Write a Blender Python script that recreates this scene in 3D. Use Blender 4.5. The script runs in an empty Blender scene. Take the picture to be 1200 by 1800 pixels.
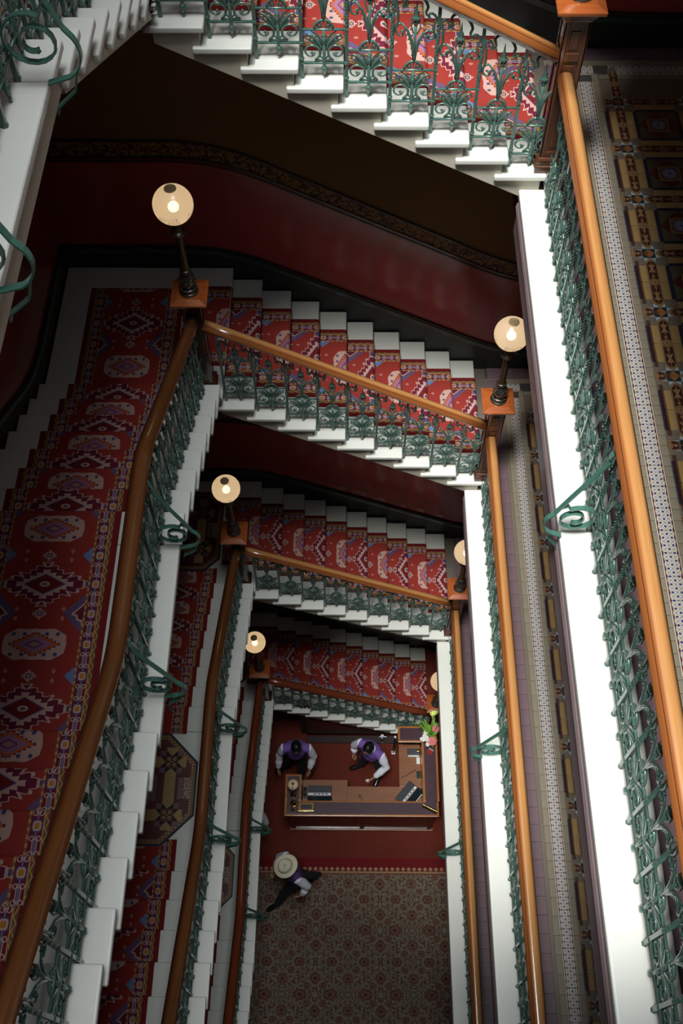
import bpy, bmesh, math, random
from mathutils import Vector, Matrix
random.seed(7)
sc = bpy.context.scene
COL = sc.collection
PI = math.pi

# ---------------------------------------------------------------- camera
# world origin: ground floor is z = 0, camera stands 17.1 m above it
cam_d = bpy.data.cameras.new('camera'); cam = bpy.data.objects.new('camera', cam_d); COL.objects.link(cam)
sc.camera = cam
th, yaw, roll = math.radians(31.3123), math.radians(0.6509), math.radians(-0.2757)
cd = Vector((0, math.sin(th), -math.cos(th))); cu = Vector((0, math.cos(th), math.sin(th))); cx = Vector((1, 0, 0))
Rz = Matrix.Rotation(yaw, 3, 'Z'); cd, cu, cx = Rz @ cd, Rz @ cu, Rz @ cx
c_, s_ = math.cos(roll), math.sin(roll)
cx, cu = c_*cx + s_*cu, c_*cu - s_*cx
M = Matrix((( cx.x, cu.x, -cd.x, 0), (cx.y, cu.y, -cd.y, 0), (cx.z, cu.z, -cd.z, 17.108), (0, 0, 0, 1)))
cam.matrix_world = M
cam_d.sensor_fit = 'VERTICAL'; cam_d.sensor_height = 24; cam_d.sensor_width = 16
cam_d.lens = 24*1805.8/1800
cam_d.shift_x = -4.56/1800
cam_d.clip_start = 0.05; cam_d.clip_end = 200

# ---------------------------------------------------------------- light
w = bpy.data.worlds.new('world'); sc.world = w; w.use_nodes = True
w.node_tree.nodes['Background'].inputs[0].default_value = (0.75, 0.86, 1, 1)
w.node_tree.nodes['Background'].inputs[1].default_value = 1.35
def area(name, loc, rot, sx, sy, power, color=(1, 1, 1), spread=180):
    l = bpy.data.lights.new(name, 'AREA'); l.shape = 'RECTANGLE'; l.size = sx; l.size_y = sy
    l.energy = power; l.color = color; l.spread = math.radians(spread)
    o = bpy.data.objects.new(name, l); COL.objects.link(o); o.location = loc; o.rotation_euler = rot
    return o
sk = area('skylight_or_fill', (-7.3, -12.3, 65.0), (0, 0, 0), 11.0, 10.0, 14500, (1.0, 0.985, 0.95), 90)
sk.rotation_euler = (Vector((0.3, 3.0, 8.0))-Vector(sk.location)).to_track_quat('-Z', 'Y').to_euler()
area('skylight_or_fill', (-0.4, 0.6, 38.0), (0, 0, 0), 11.0, 9.0, 1650, (0.96, 0.98, 1.0), 100)  # fill added overhead to brighten the left kerbs and stairs
sc.view_settings.view_transform = 'Standard'; sc.view_settings.look = 'None'
sc.view_settings.gamma = 1; sc.view_settings.use_curve_mapping = False
sc.view_settings.exposure = 0.0

# ---------------------------------------------------------------- node maths
class V:
    """a value in a shader tree; python operators make Math nodes"""
    def __init__(s, t, sock): s.t = t; s.s = sock
    def _m(s, op, *a):
        n = s.t.nodes.new('ShaderNodeMath'); n.operation = op
        for i, x in enumerate((s,)+a):
            if isinstance(x, V): s.t.links.new(x.s, n.inputs[i])
            else: n.inputs[i].default_value = x
        return V(s.t, n.outputs[0])
    def __add__(s, o): return s._m('ADD', o)
    __radd__ = __add__
    def __sub__(s, o): return s._m('SUBTRACT', o)
    def __rsub__(s, o): return (s*-1)+o
    def __mul__(s, o): return s._m('MULTIPLY', o)
    __rmul__ = __mul__
    def __truediv__(s, o): return s._m('DIVIDE', o)
    def abs(s): return s._m('ABSOLUTE')
    def sin(s): return s._m('SINE')
    def lt(s, o): return s._m('LESS_THAN', o)
    def gt(s, o): return s._m('GREATER_THAN', o)
    def max(s, o): return s._m('MAXIMUM', o)
    def min(s, o): return s._m('MINIMUM', o)
    def sqrt(s): return s._m('SQRT')
    def rep(s, p):            # centred repeat: result in [-p/2, p/2]
        return (s/p+0.5)._m('FLOORED_MODULO' if False else 'FRACT')*p - p/2
    def band(s, a, b): return s.gt(a)*s.lt(b)
def length(a, b): return (a*a+b*b).sqrt()

def lin(r, g, b):
    f = lambda c: ((c/255+0.055)/1.055)**2.4 if c > 10 else c/255/12.92
    return (f(r), f(g), f(b), 1)

class Mat:
    def __init__(s, name, color=(0.5, 0.5, 0.5, 1), rough=0.5, metal=0.0, coat=0.0, spec=0.5):
        s.m = bpy.data.materials.new(name); s.m.use_nodes = True; s.t = s.m.node_tree
        s.b = s.t.nodes['Principled BSDF']
        s.b.inputs['Base Color'].default_value = color
        s.b.inputs['Roughness'].default_value = rough; s.b.inputs['Metallic'].default_value = metal
        s.b.inputs['Coat Weight'].default_value = coat; s.b.inputs['Coat Roughness'].default_value = 0.12
        s.b.inputs['Specular IOR Level'].default_value = spec
    def coords(s, kind='Object'):
        n = s.t.nodes.new('ShaderNodeTexCoord'); x = s.t.nodes.new('ShaderNodeSeparateXYZ')
        s.t.links.new(n.outputs[kind], x.inputs[0]); s.vec = n.outputs[kind]
        return [V(s.t, x.outputs[i]) for i in range(3)]
    def mapped(s, kind, scale):
        n = s.t.nodes.new('ShaderNodeTexCoord'); m = s.t.nodes.new('ShaderNodeMapping')
        m.inputs['Scale'].default_value = scale; s.t.links.new(n.outputs[kind], m.inputs[0]); return m.outputs[0]
    def noise(s, vec, scale, detail=3, rough=0.6):
        n = s.t.nodes.new('ShaderNodeTexNoise'); n.inputs['Scale'].default_value = scale
        n.inputs['Detail'].default_value = detail; n.inputs['Roughness'].default_value = rough
        if vec is not None: s.t.links.new(vec, n.inputs['Vector'])
        return V(s.t, n.outputs[0])
    def voro(s, vec, scale, feature='F1'):
        n = s.t.nodes.new('ShaderNodeTexVoronoi'); n.inputs['Scale'].default_value = scale; n.feature = feature
        if vec is not None: s.t.links.new(vec, n.inputs['Vector'])
        return V(s.t, n.outputs['Distance'])
    def mix(s, fac, a, b):
        n = s.t.nodes.new('ShaderNodeMix'); n.data_type = 'RGBA'
        for i, x in ((0, fac), (6, a), (7, b)):
            if isinstance(x, V): s.t.links.new(x.s, n.inputs[i])
            elif hasattr(x, 'links'): s.t.links.new(x, n.inputs[i])
            else: n.inputs[i].default_value = x
        return n.outputs[2]
    def color(s, sock): s.t.links.new(sock, s.b.inputs['Base Color'])
    def bump(s, h, strength=0.3, dist=0.01):
        n = s.t.nodes.new('ShaderNodeBump'); n.inputs['Strength'].default_value = strength
        n.inputs['Distance'].default_value = dist; s.t.links.new(h.s, n.inputs['Height'])
        s.t.links.new(n.outputs[0], s.b.inputs['Normal'])

def plain(name, col, rough=0.5, metal=0.0, coat=0.0, var=0.12, scale=6.0, bump=0.0):
    M_ = Mat(name, col, rough, metal, coat)
    vec = M_.mapped('Object', (1, 1, 1))
    n = M_.noise(vec, scale, 4)
    d = tuple(c*(1-var*1.6) for c in col[:3])+(1,); e = tuple(min(1, c*(1+var)) for c in col[:3])+(1,)
    M_.color(M_.mix(n, d, e))
    if bump: M_.bump(n, bump, 0.004)
    return M_.m
def wood(name, dark, light, rough=0.22, coat=0.5, kind='UV', stretch=(2, 60, 60)):
    M_ = Mat(name, light, rough, 0, coat)
    v = M_.mapped(kind, stretch); n = M_.noise(v, 1.0, 5, 0.65)
    v2 = M_.mapped(kind, (0.7, 3, 3)); n2 = M_.noise(v2, 1.0, 2)
    f = (n*0.75+n2*0.5-0.2)._m('MULTIPLY', 1.0)
    M_.color(M_.mix(f, dark, light)); M_.bump(n, 0.08, 0.002)
    return M_.m

# ---------------------------------------------------------------- materials
stone = plain('white_painted_stone', (0.62, 0.635, 0.575, 1), 0.42, 0, 0, 0.05, 3.0, 0.05)
riserm = plain('cream_painted_riser', (0.50, 0.47, 0.38, 1), 0.5, 0, 0, 0.08, 4.0)
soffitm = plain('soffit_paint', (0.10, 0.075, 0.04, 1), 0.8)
green = plain('green_painted_iron', (0.068, 0.140, 0.114, 1), 0.28, 0.1, 0.25, 0.25, 14.0)
greenb = plain('light_green_painted_iron', (0.06, 0.16, 0.125, 1), 0.32, 0.1, 0.2, 0.2, 10.0)
def rail_mat(name, dark, light, side):
    M_ = Mat(name, light, 0.24, 0, 0.8)
    u, p, _ = M_.coords('UV')
    n = M_.noise(M_.mapped('UV', (2, 60, 60)), 1.0, 5, 0.65); n2 = M_.noise(M_.mapped('UV', (0.7, 8, 3)), 1.0, 2)
    col = M_.mix(n*0.7+n2*0.6-0.2, dark, light)
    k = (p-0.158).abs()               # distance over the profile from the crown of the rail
    col = M_.mix(((k-0.034)*60)._m('MINIMUM', 1.0)._m('MAXIMUM', 0.0)*0.85, col, side)  # varnish reflection put into the colour: golden crown, reddish sides
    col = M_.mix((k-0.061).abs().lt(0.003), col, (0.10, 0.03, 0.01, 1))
    M_.color(col); M_.bump(n, 0.06, 0.002); return M_.m
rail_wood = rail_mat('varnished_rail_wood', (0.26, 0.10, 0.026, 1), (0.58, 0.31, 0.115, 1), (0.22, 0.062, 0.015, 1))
rail_left = rail_mat('shaded_rail_wood', (0.07, 0.021, 0.007, 1), (0.22, 0.085, 0.025, 1), (0.11, 0.026, 0.009, 1))  # same rail wood, darkened in colour for the dim left side
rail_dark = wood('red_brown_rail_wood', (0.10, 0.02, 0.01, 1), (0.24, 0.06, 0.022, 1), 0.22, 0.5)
newel_wood = wood('dark_newel_wood', (0.035, 0.012, 0.006, 1), (0.12, 0.042, 0.018, 1), 0.25, 0.5, 'Object', (40, 40, 3))
cap_wood = wood('orange_cap_wood', (0.20, 0.040, 0.010, 1), (0.40, 0.115, 0.028, 1), 0.2, 0.6, 'Object', (3, 40, 40))
desk_wood = wood('desk_oak', (0.16, 0.055, 0.022, 1), (0.33, 0.15, 0.07, 1), 0.35, 0.15, 'Object', (4, 50, 50))
edge_wood = wood('desk_edge_wood', (0.22, 0.07, 0.018, 1), (0.50, 0.22, 0.06, 1), 0.25, 0.4, 'Object', (8, 30, 30))
dark_wood = wood('dark_mahogany', (0.02, 0.006, 0.004, 1), (0.06, 0.018, 0.010, 1), 0.28, 0.4, 'Object', (5, 30, 30))
pewter = plain('pewter', (0.22, 0.20, 0.17, 1), 0.28, 0.9, 0, 0.3, 30)
bronze = plain('bronze_column', (0.13, 0.09, 0.045, 1), 0.35, 0.8, 0, 0.3, 25)
brass = plain('polished_brass', (0.75, 0.52, 0.17, 1), 0.2, 1.0, 0, 0.1)
dado = plain('red_brown_dado_paint', (0.38, 0.068, 0.058, 1), 0.2, 0, 0.35, 0.18, 0.8)
olive = plain('brown_gold_wall_paint', (0.20, 0.12, 0.042, 1), 0.75, 0, 0, 0.1, 1.0)
black_green = plain('black_green_skirting', (0.012, 0.016, 0.014, 1), 0.45, 0, 0.0)
greenline = plain('dark_green_moulding', (0.02, 0.055, 0.04, 1), 0.25, 0, 0.4)
mauve = plain('mauve_beam_paint', (0.22, 0.16, 0.17, 1), 0.4, 0, 0.1, 0.15, 5)
slabm = plain('slab_plaster', (0.12, 0.10, 0.08, 1), 0.8)
ceilm = plain('ceiling_plaster', (0.45, 0.40, 0.33, 1), 0.9)
leather = plain('purple_brown_leather', (0.055, 0.024, 0.034, 1), 0.35, 0, 0.15, 0.3, 12)
black = plain('black_plastic', (0.014, 0.016, 0.02, 1), 0.35)
keysm = plain('keyboard_keys', (0.03, 0.034, 0.045, 1), 0.5)
silver = plain('silver_plastic', (0.74, 0.76, 0.8, 1), 0.45, 0.0)
white = plain('white_card', (0.72, 0.72, 0.68, 1), 0.6)
redm = plain('red_book_cloth', (0.35, 0.03, 0.02, 1), 0.5)
ivory = plain('ivory_lampshade', (0.80, 0.62, 0.40, 1), 0.5)
skin_m = plain('skin', (0.40, 0.20, 0.13, 1), 0.5, 0, 0, 0.1, 20)
vest_m = plain('purple_waistcoat_cloth', (0.17, 0.085, 0.36, 1), 0.8, 0, 0, 0.2, 20)
vest2_m = plain('dark_purple_waistcoat_cloth', (0.07, 0.03, 0.12, 1), 0.85, 0, 0, 0.2, 20)
shirt_m = plain('white_shirt_cotton', (0.78, 0.80, 0.88, 1), 0.8, 0, 0, 0.1, 9, 0.4)
trouser_m = plain('black_trousers', (0.016, 0.018, 0.024, 1), 0.85)
shoe_m = plain('black_shoe_leather', (0.01, 0.011, 0.014, 1), 0.22, 0, 0.4)
hair_m = plain('black_hair', (0.008, 0.007, 0.008, 1), 0.4, 0, 0, 0.4, 60, 0.4)
straw = plain('cream_felt_hat', (0.66, 0.61, 0.45, 1), 0.8, 0, 0, 0.08, 15, 0.2)
leaf_m = plain('flower_leaf', (0.14, 0.30, 0.03, 1), 0.5)
lily_m = plain('yellow_green_lily', (0.62, 0.72, 0.16, 1), 0.5)
pink_m = plain('pink_rose_petal', (0.72, 0.20, 0.20, 1), 0.6, 0, 0, 0.25, 30)
petal_m = plain('white_petal', (0.80, 0.80, 0.76, 1), 0.6)

def carpet_mat(hw, phase, P=0.887):
    M_ = Mat('turkish_stair_carpet', (0.4, 0.04, 0.04, 1), 0.95, spec=0.1)
    u, v, _ = M_.coords('UV')
    v = v+phase
    a = u.abs(); e = hw-a
    rd = (0.27, 0.034, 0.026, 1); rd2 = (0.16, 0.014, 0.014, 1); pk = (0.50, 0.31, 0.26, 1); mar = (0.13, 0.016, 0.035, 1)
    nv = (0.07, 0.065, 0.16, 1); bl = (0.12, 0.19, 0.36, 1); gd = (0.42, 0.25, 0.07, 1); lil = (0.30, 0.14, 0.24, 1)
    jag = lambda x, f: (x*f)._m('PINGPONG', 1.0)
    ang = u*0
    col = rd
    vm = v.rep(P)               # medallion A centred at 0, B centred at P/2
    vb = (v+P/2).rep(P)
    av = vm.abs(); bv = vb.abs()
    vq = v.rep(P/2)             # both
    qv = (v+P/4).rep(P/2); aq = qv.abs()      # motifs halfway between the medallions
    # blue and lilac shoulders in the field
    sh = (a/0.16+(vm-P/4).abs()/0.13)
    vs = (v-P/4).rep(P); vs2 = (v+P/4).rep(P)
    eu = (a-(hw-0.16)).abs()
    k1 = eu/0.16+vs.abs()/0.17+jag(a+vs, 26)*0.12
    col = M_.mix(k1.band(0.55, 0.95), col, (0.115, 0.075, 0.15, 1))
    col = M_.mix(k1.lt(0.55), col, mar); col = M_.mix(k1.band(0.45, 0.58), col, pk)
    k2 = eu/0.085+vs2.abs()/0.085+jag(a-vs2, 30)*0.15
    col = M_.mix(k2.lt(0.95), col, bl); col = M_.mix(k2.lt(0.25), col, pk)
    # small cross motif between the medallions
    k3 = a/0.062+aq/0.05+jag(a-aq, 60)*0.35
    col = M_.mix(k3.lt(1.0), col, pk); col = M_.mix(k3.lt(0.68), col, nv); col = M_.mix(k3.lt(0.38), col, gd)
    k4 = ((a-0.16).abs())/0.014+((aq-0.035).abs())/0.018
    col = M_.mix(k4.band(0.5, 1.0), col, pk)
    # medallion A : jagged star
    j = jag(a*0.8-av*1.6, 24.0)*0.17+jag(a+av*0.5, 17.0)*0.13
    kA = (a/0.33).max(0.0)*0.86+av/0.20+j
    kA = kA.max(a/0.31)
    col = M_.mix(kA.lt(1.0), col, pk); col = M_.mix(kA.lt(0.93), col, mar)
    kp = ((a-0.235)*(a-0.235)+(av-0.055)*(av-0.055)).sqrt()
    col = M_.mix(kp.lt(0.013), col, pk)
    kI = a/0.21+av/0.115
    jj = jag(a-av*1.7, 24.0)*0.26
    col = M_.mix((kI+jj).lt(1.12), col, pk)
    col = M_.mix(kI.lt(0.70), col, nv); col = M_.mix(kI.lt(0.63), col, rd2)
    ks = (a/0.055).max(av/0.032)*0.55+(a/0.055+av/0.032)*0.35
    col = M_.mix(ks.lt(0.62), col, pk); col = M_.mix(ks.lt(0.28), col, nv)
    # side posts of medallion A
    kt = ((a-0.31).abs()/0.035).max(av/0.026)
    col = M_.mix(kt.lt(1.0), col, pk); col = M_.mix(kt.lt(0.78), col, nv)
    # medallion B : rounded pink panel
    kB = ((a/0.215).max(bv/0.115)).max((a/0.215+bv/0.115)*0.62)
    col = M_.mix((kB+jag(a+bv, 18)*0.05).lt(1.0), col, pk)
    dts = length((a-0.15).rep(0.075), (bv-0.075)*1.0)
    col = M_.mix(dts.lt(0.014)*kB.lt(0.95), col, nv)
    kD = a/0.178+bv/0.092
    col = M_.mix((kD+jag(a-bv*1.6, 38)*0.16).lt(1.08), col, mar)
    col = M_.mix(kD.lt(0.93), col, (0.45, 0.10, 0.03, 1)); col = M_.mix(kD.lt(0.72), col, lil)
    col = M_.mix(kD.band(0.28, 0.36), col, mar); col = M_.mix(kD.lt(0.12), col, gd)
    # border
    col = M_.mix(e.lt(0.165), col, (0.22, 0.10, 0.05, 1))
    col = M_.mix(e.lt(0.165)*(v.rep(0.046).abs()).lt(0.011), col, gd)
    col = M_.mix(e.lt(0.150), col, mar)
    eb = (e-0.112).abs()
    vh = v.rep(P/4).abs(); vg = (v+P/8).rep(P/4).abs()
    col = M_.mix(eb.lt(0.004)+0.0*e, col, bl)
    hook = length(eb-0.018, vg-0.042)
    col = M_.mix(hook.band(0.010, 0.016)*e.lt(0.150), col, pk)
    col = M_.mix((eb-0.012).abs().lt(0.003)*vg.lt(0.045)*e.lt(0.15), col, pk)
    kh = (eb/0.030).max((eb/0.030+vh/0.040)*0.66)
    kh = kh.max(vh/0.036)
    col = M_.mix(kh.lt(1.0), col, nv); col = M_.mix(kh.lt(0.8), col, pk); col = M_.mix(kh.lt(0.5), col, (0.40, 0.16, 0.03, 1))
    col = M_.mix(e.lt(0.078), col, gd)
    col = M_.mix(e.lt(0.070), col, (0.13, 0.07, 0.05, 1))
    col = M_.mix(((e-0.058)+jag(v, 28)*0.02-0.01).abs().lt(0.004), col, gd)
    col = M_.mix(e.lt(0.045), col, rd2)
    n = M_.noise(M_.mapped('UV', (1, 1, 1)), 260, 2)
    n2 = M_.noise(M_.mapped('UV', (1, 1, 1)), 3, 3)
    col = M_.mix((n-0.35)*0.5, col, (0.02, 0.005, 0.008, 1))
    M_.color(col); M_.bump(n, 0.25, 0.003)
    return M_.m
carpet_back = carpet_mat(0.505, 0.0)
carpet_left = carpet_mat(0.465, -0.295, 0.91)

def pattern_mat(name, fn, rough=0.35, coat=0.1):
    M_ = Mat(name, (0.5, 0.5, 0.5, 1), rough, 0, coat)
    x, y, z = M_.coords('Object')
    M_.color(fn(M_, x, y)); return M_.m
cream = (0.60, 0.57, 0.47, 1); blue = (0.035, 0.045, 0.20, 1); brown = (0.10, 0.022, 0.014, 1)
def knot(M_, x, y):
    s = 0.05027
    p = ((x+y)/1.0).rep(s); q = ((x-y)/1.0).rep(s)
    col = cream
    dd = (p.abs()+0.0).max(q.abs())
    pc = (x+y+s/2).rep(s).abs(); qc = (x-y+s/2).rep(s).abs()
    line = (pc.band(0.002, 0.0052)).max(qc.band(0.002, 0.0052))
    col = M_.mix(line, col, (0.17, 0.15, 0.15, 1))
    col = M_.mix(dd.lt(0.0105), col, blue)
    a = x.abs()
    sc_ = (y.rep(s)).abs()
    col = M_.mix((a+sc_*0.35).gt(0.0455), col, brown)
    col = M_.mix(a.gt(0.0485), col, cream)
    return col
knot_m = pattern_mat('celtic_knot_tile', knot)
def floral(M_, x, y):
    col = (0.055, 0.016, 0.012, 1); bf = (0.27, 0.17, 0.075, 1)
    a = x.abs(); yy = (y.abs()-0.125)
    b1 = (a-yy.abs()*0.55).abs().lt(0.006)*yy.abs().lt(0.035)
    col = M_.mix(b1, col, bf)
    yr = y.abs().rep(0.052).abs()
    col = M_.mix((a/0.013+yr/0.012).lt(1.0), col, bf)
    col = M_.mix(a.lt(0.0022), col, bf)
    r = length(x, y)
    col = M_.mix(r.lt(0.034), col, bf); col = M_.mix(r.lt(0.028), col, (0.13, 0.06, 0.03, 1)); col = M_.mix(r.lt(0.021), col, bf); col = M_.mix(r.lt(0.009), col, (0.1, 0.06, 0.03, 1))
    k = (a).max(a*0.8+(y.abs()-0.172))
    col = M_.mix((a+((y.abs()-0.17).max(0.0))*0.8).gt(0.031), col, bf)
    return col
floral_m = pattern_mat('floral_encaustic_tile', floral)
def medal(M_, x, y):
    a = x.abs(); b = y.abs(); r = length(x, y)
    col = (0.13, 0.07, 0.03, 1)
    col = M_.mix(length(a-0.075, b-0.075).band(0.02, 0.03), col, (0.30, 0.17, 0.07, 1))
    pet = length(a-0.030, b*1.0).min(length(a, b-0.030))
    pet2 = length(a-0.028, b-0.028)
    col = M_.mix(r.lt(0.062), col, (0.10, 0.09, 0.10, 1))
    col = M_.mix(pet.lt(0.021), col, (0.25, 0.28, 0.36, 1)); col = M_.mix(pet2.lt(0.014), col, (0.18, 0.21, 0.31, 1))
    col = M_.mix((a.min(b)).lt(0.0025)*r.lt(0.05), col, blue)
    col = M_.mix((a.max(b)).gt(0.070), col, (0.32, 0.19, 0.08, 1))
    return col
medal_m = pattern_mat('medallion_tile', medal)
def starf(M_, x, y):
    a = x.abs(); b = y.abs()
    col = (0.018, 0.04, 0.035, 1)
    col = M_.mix((a+b).lt(0.040), col, (0.38, 0.15, 0.05, 1))
    col = M_.mix((a+b).lt(0.036)*((x+y).rep(0.012).abs().lt(0.0015)), col, (0.1, 0.04, 0.02, 1))
    return col
star_m = pattern_mat('star_tile', starf)
def rosette(M_, x, y):
    a = x.abs(); b = y.abs(); col = (0.06, 0.02, 0.016, 1); bf = (0.40, 0.26, 0.12, 1)
    k = length(a-0.028, b-0.028)
    col = M_.mix(k.band(0.008, 0.018), col, bf); col = M_.mix(length(x, y).lt(0.009), col, bf)
    col = M_.mix((a.max(b)).gt(0.056), col, bf); return col
rosette_m = pattern_mat('rosette_tile', rosette)
def scrollt(M_, x, y):
    n = M_.noise(M_.vec, 45, 2, 0.5)
    col = M_.mix(n.band(0.47, 0.56), (0.36, 0.30, 0.24, 1), (0.08, 0.018, 0.014, 1)); return col
scroll_m = pattern_mat('scroll_pattern_tile', scrollt)
def dotted(M_, x, y):
    return M_.mix((x.rep(0.03).abs()+y.rep(0.03).abs()).lt(0.009), (0.17, 0.09, 0.035, 1), (0.42, 0.30, 0.15, 1))
dotted_m = pattern_mat('dotted_edge_tile', dotted)
tile_grey = plain('grey_brown_tile', (0.161, 0.133, 0.098, 1), 0.35, 0, 0.1)
tile_beige = plain('beige_border_tile', (0.238, 0.210, 0.154, 1), 0.35, 0, 0.1)
tile_buff = plain('buff_tile', (0.350, 0.231, 0.091, 1), 0.35, 0, 0.1)
tile_navy = plain('navy_tile', (0.02, 0.026, 0.05, 1), 0.3, 0, 0.15)
tile_red = plain('oxblood_tile', (0.10, 0.025, 0.018, 1), 0.35, 0, 0.1)
tile_blue = plain('pale_blue_tile', (0.378, 0.448, 0.490, 1), 0.35, 0, 0.1)
tile_mauve = plain('mauve_border_tile', (0.161, 0.105, 0.119, 1), 0.35, 0, 0.1)
tile_olive = plain('olive_tile', (0.105, 0.087, 0.053, 1), 0.35, 0, 0.1)
tile_black = plain('black_tile', (0.018, 0.018, 0.022, 1), 0.3, 0, 0.1)
grout = plain('tile_grout', (0.05, 0.045, 0.04, 1), 0.9)

def frieze():
    M_ = Mat('stencilled_frieze', (0.2, 0.1, 0.03, 1), 0.6)
    v = M_.mapped('Object', (1, 1, 1)); n = M_.noise(v, 16, 2, 0.4); vo = M_.voro(v, 22)
    f = n.band(0.44, 0.54).max(vo.lt(0.22))
    M_.color(M_.mix(f, (0.25, 0.14, 0.045, 1), (0.035, 0.018, 0.010, 1))); return M_.m
frieze_m = frieze()
def reddot():
    M_ = Mat('red_dotted_carpet', (0.2, 0.02, 0.02, 1), 0.95, spec=0.1)
    x, y, z = M_.coords('Object')
    s = 0.042
    d1 = length(x.rep(s), y.rep(s)); d2 = length((x+s/2).rep(s), (y+s/2).rep(s))
    f = d1.min(d2).lt(0.0075)
    n = M_.noise(M_.vec, 2.5, 3)
    base = M_.mix(n, (0.075, 0.009, 0.008, 1), (0.115, 0.014, 0.011, 1))
    M_.color(M_.mix(f, base, (0.22, 0.09, 0.05, 1))); return M_.m
reddot_m = reddot()
def oriental():
    M_ = Mat('oriental_floral_carpet', (0.2, 0.15, 0.1, 1), 0.95, spec=0.1)
    x, y, z = M_.coords('Object')
    P, Q = 1.0, 0.92
    ax = x.rep(P).abs(); ay = y.rep(Q).abs()
    cmb = M_.t.nodes.new('ShaderNodeCombineXYZ')
    M_.t.links.new(ax.s, cmb.inputs[0]); M_.t.links.new(ay.s, cmb.inputs[1]); vec = cmb.outputs[0]
    n = M_.noise(vec, 17, 3, 0.55); n2 = M_.noise(vec, 30, 2, 0.5); vo = M_.voro(vec, 17)
    bg = (0.175, 0.155, 0.115, 1)
    col = M_.mix(n.band(0.455, 0.50), bg, (0.07, 0.045, 0.035, 1))
    col = M_.mix(n2.gt(0.56), col, (0.095, 0.036, 0.028, 1))
    col = M_.mix(vo.lt(0.20), col, (0.12, 0.028, 0.022, 1)); col = M_.mix(vo.lt(0.08), col, (0.30, 0.20, 0.12, 1))
    for (px, py, r) in ((0.0, 0.22, 0.075), (0.27, 0.0, 0.085), (0.5, 0.23, 0.08), (0.25, 0.46, 0.07), (0.13, 0.34, 0.05), (0.38, 0.12, 0.05)):
        d = length(ax-px, (ay-py)*1.15); d = d+(n2-0.5)*0.05
        col = M_.mix(d.lt(r), col, (0.105, 0.042, 0.032, 1)); col = M_.mix(d.lt(r*0.72), col, (0.145, 0.10, 0.07, 1)); col = M_.mix(d.lt(r*0.4), col, (0.10, 0.03, 0.025, 1))
        col = M_.mix((d-r*1.5).abs().lt(0.006), col, (0.19, 0.15, 0.10, 1))
    M_.color(col); return M_.m
oriental_m = oriental()
def fringe():
    M_ = Mat('carpet_border_band', (0.2, 0.1, 0.05, 1), 0.95, spec=0.1)
    x, y, z = M_.coords('Object')
    k = x.rep(0.088).abs()
    col = M_.mix((y-0.035).abs().lt(0.012), (0.15, 0.055, 0.038, 1), (0.30, 0.20, 0.11, 1))
    col = M_.mix(y.gt(0.055), col, (0.13, 0.012, 0.014, 1))
    col = M_.mix((k/0.035+(y-0.085).abs()/0.035).lt(1.0), col, (0.30, 0.20, 0.12, 1))
    M_.color(col); return M_.m
fringe_m = fringe()

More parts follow.
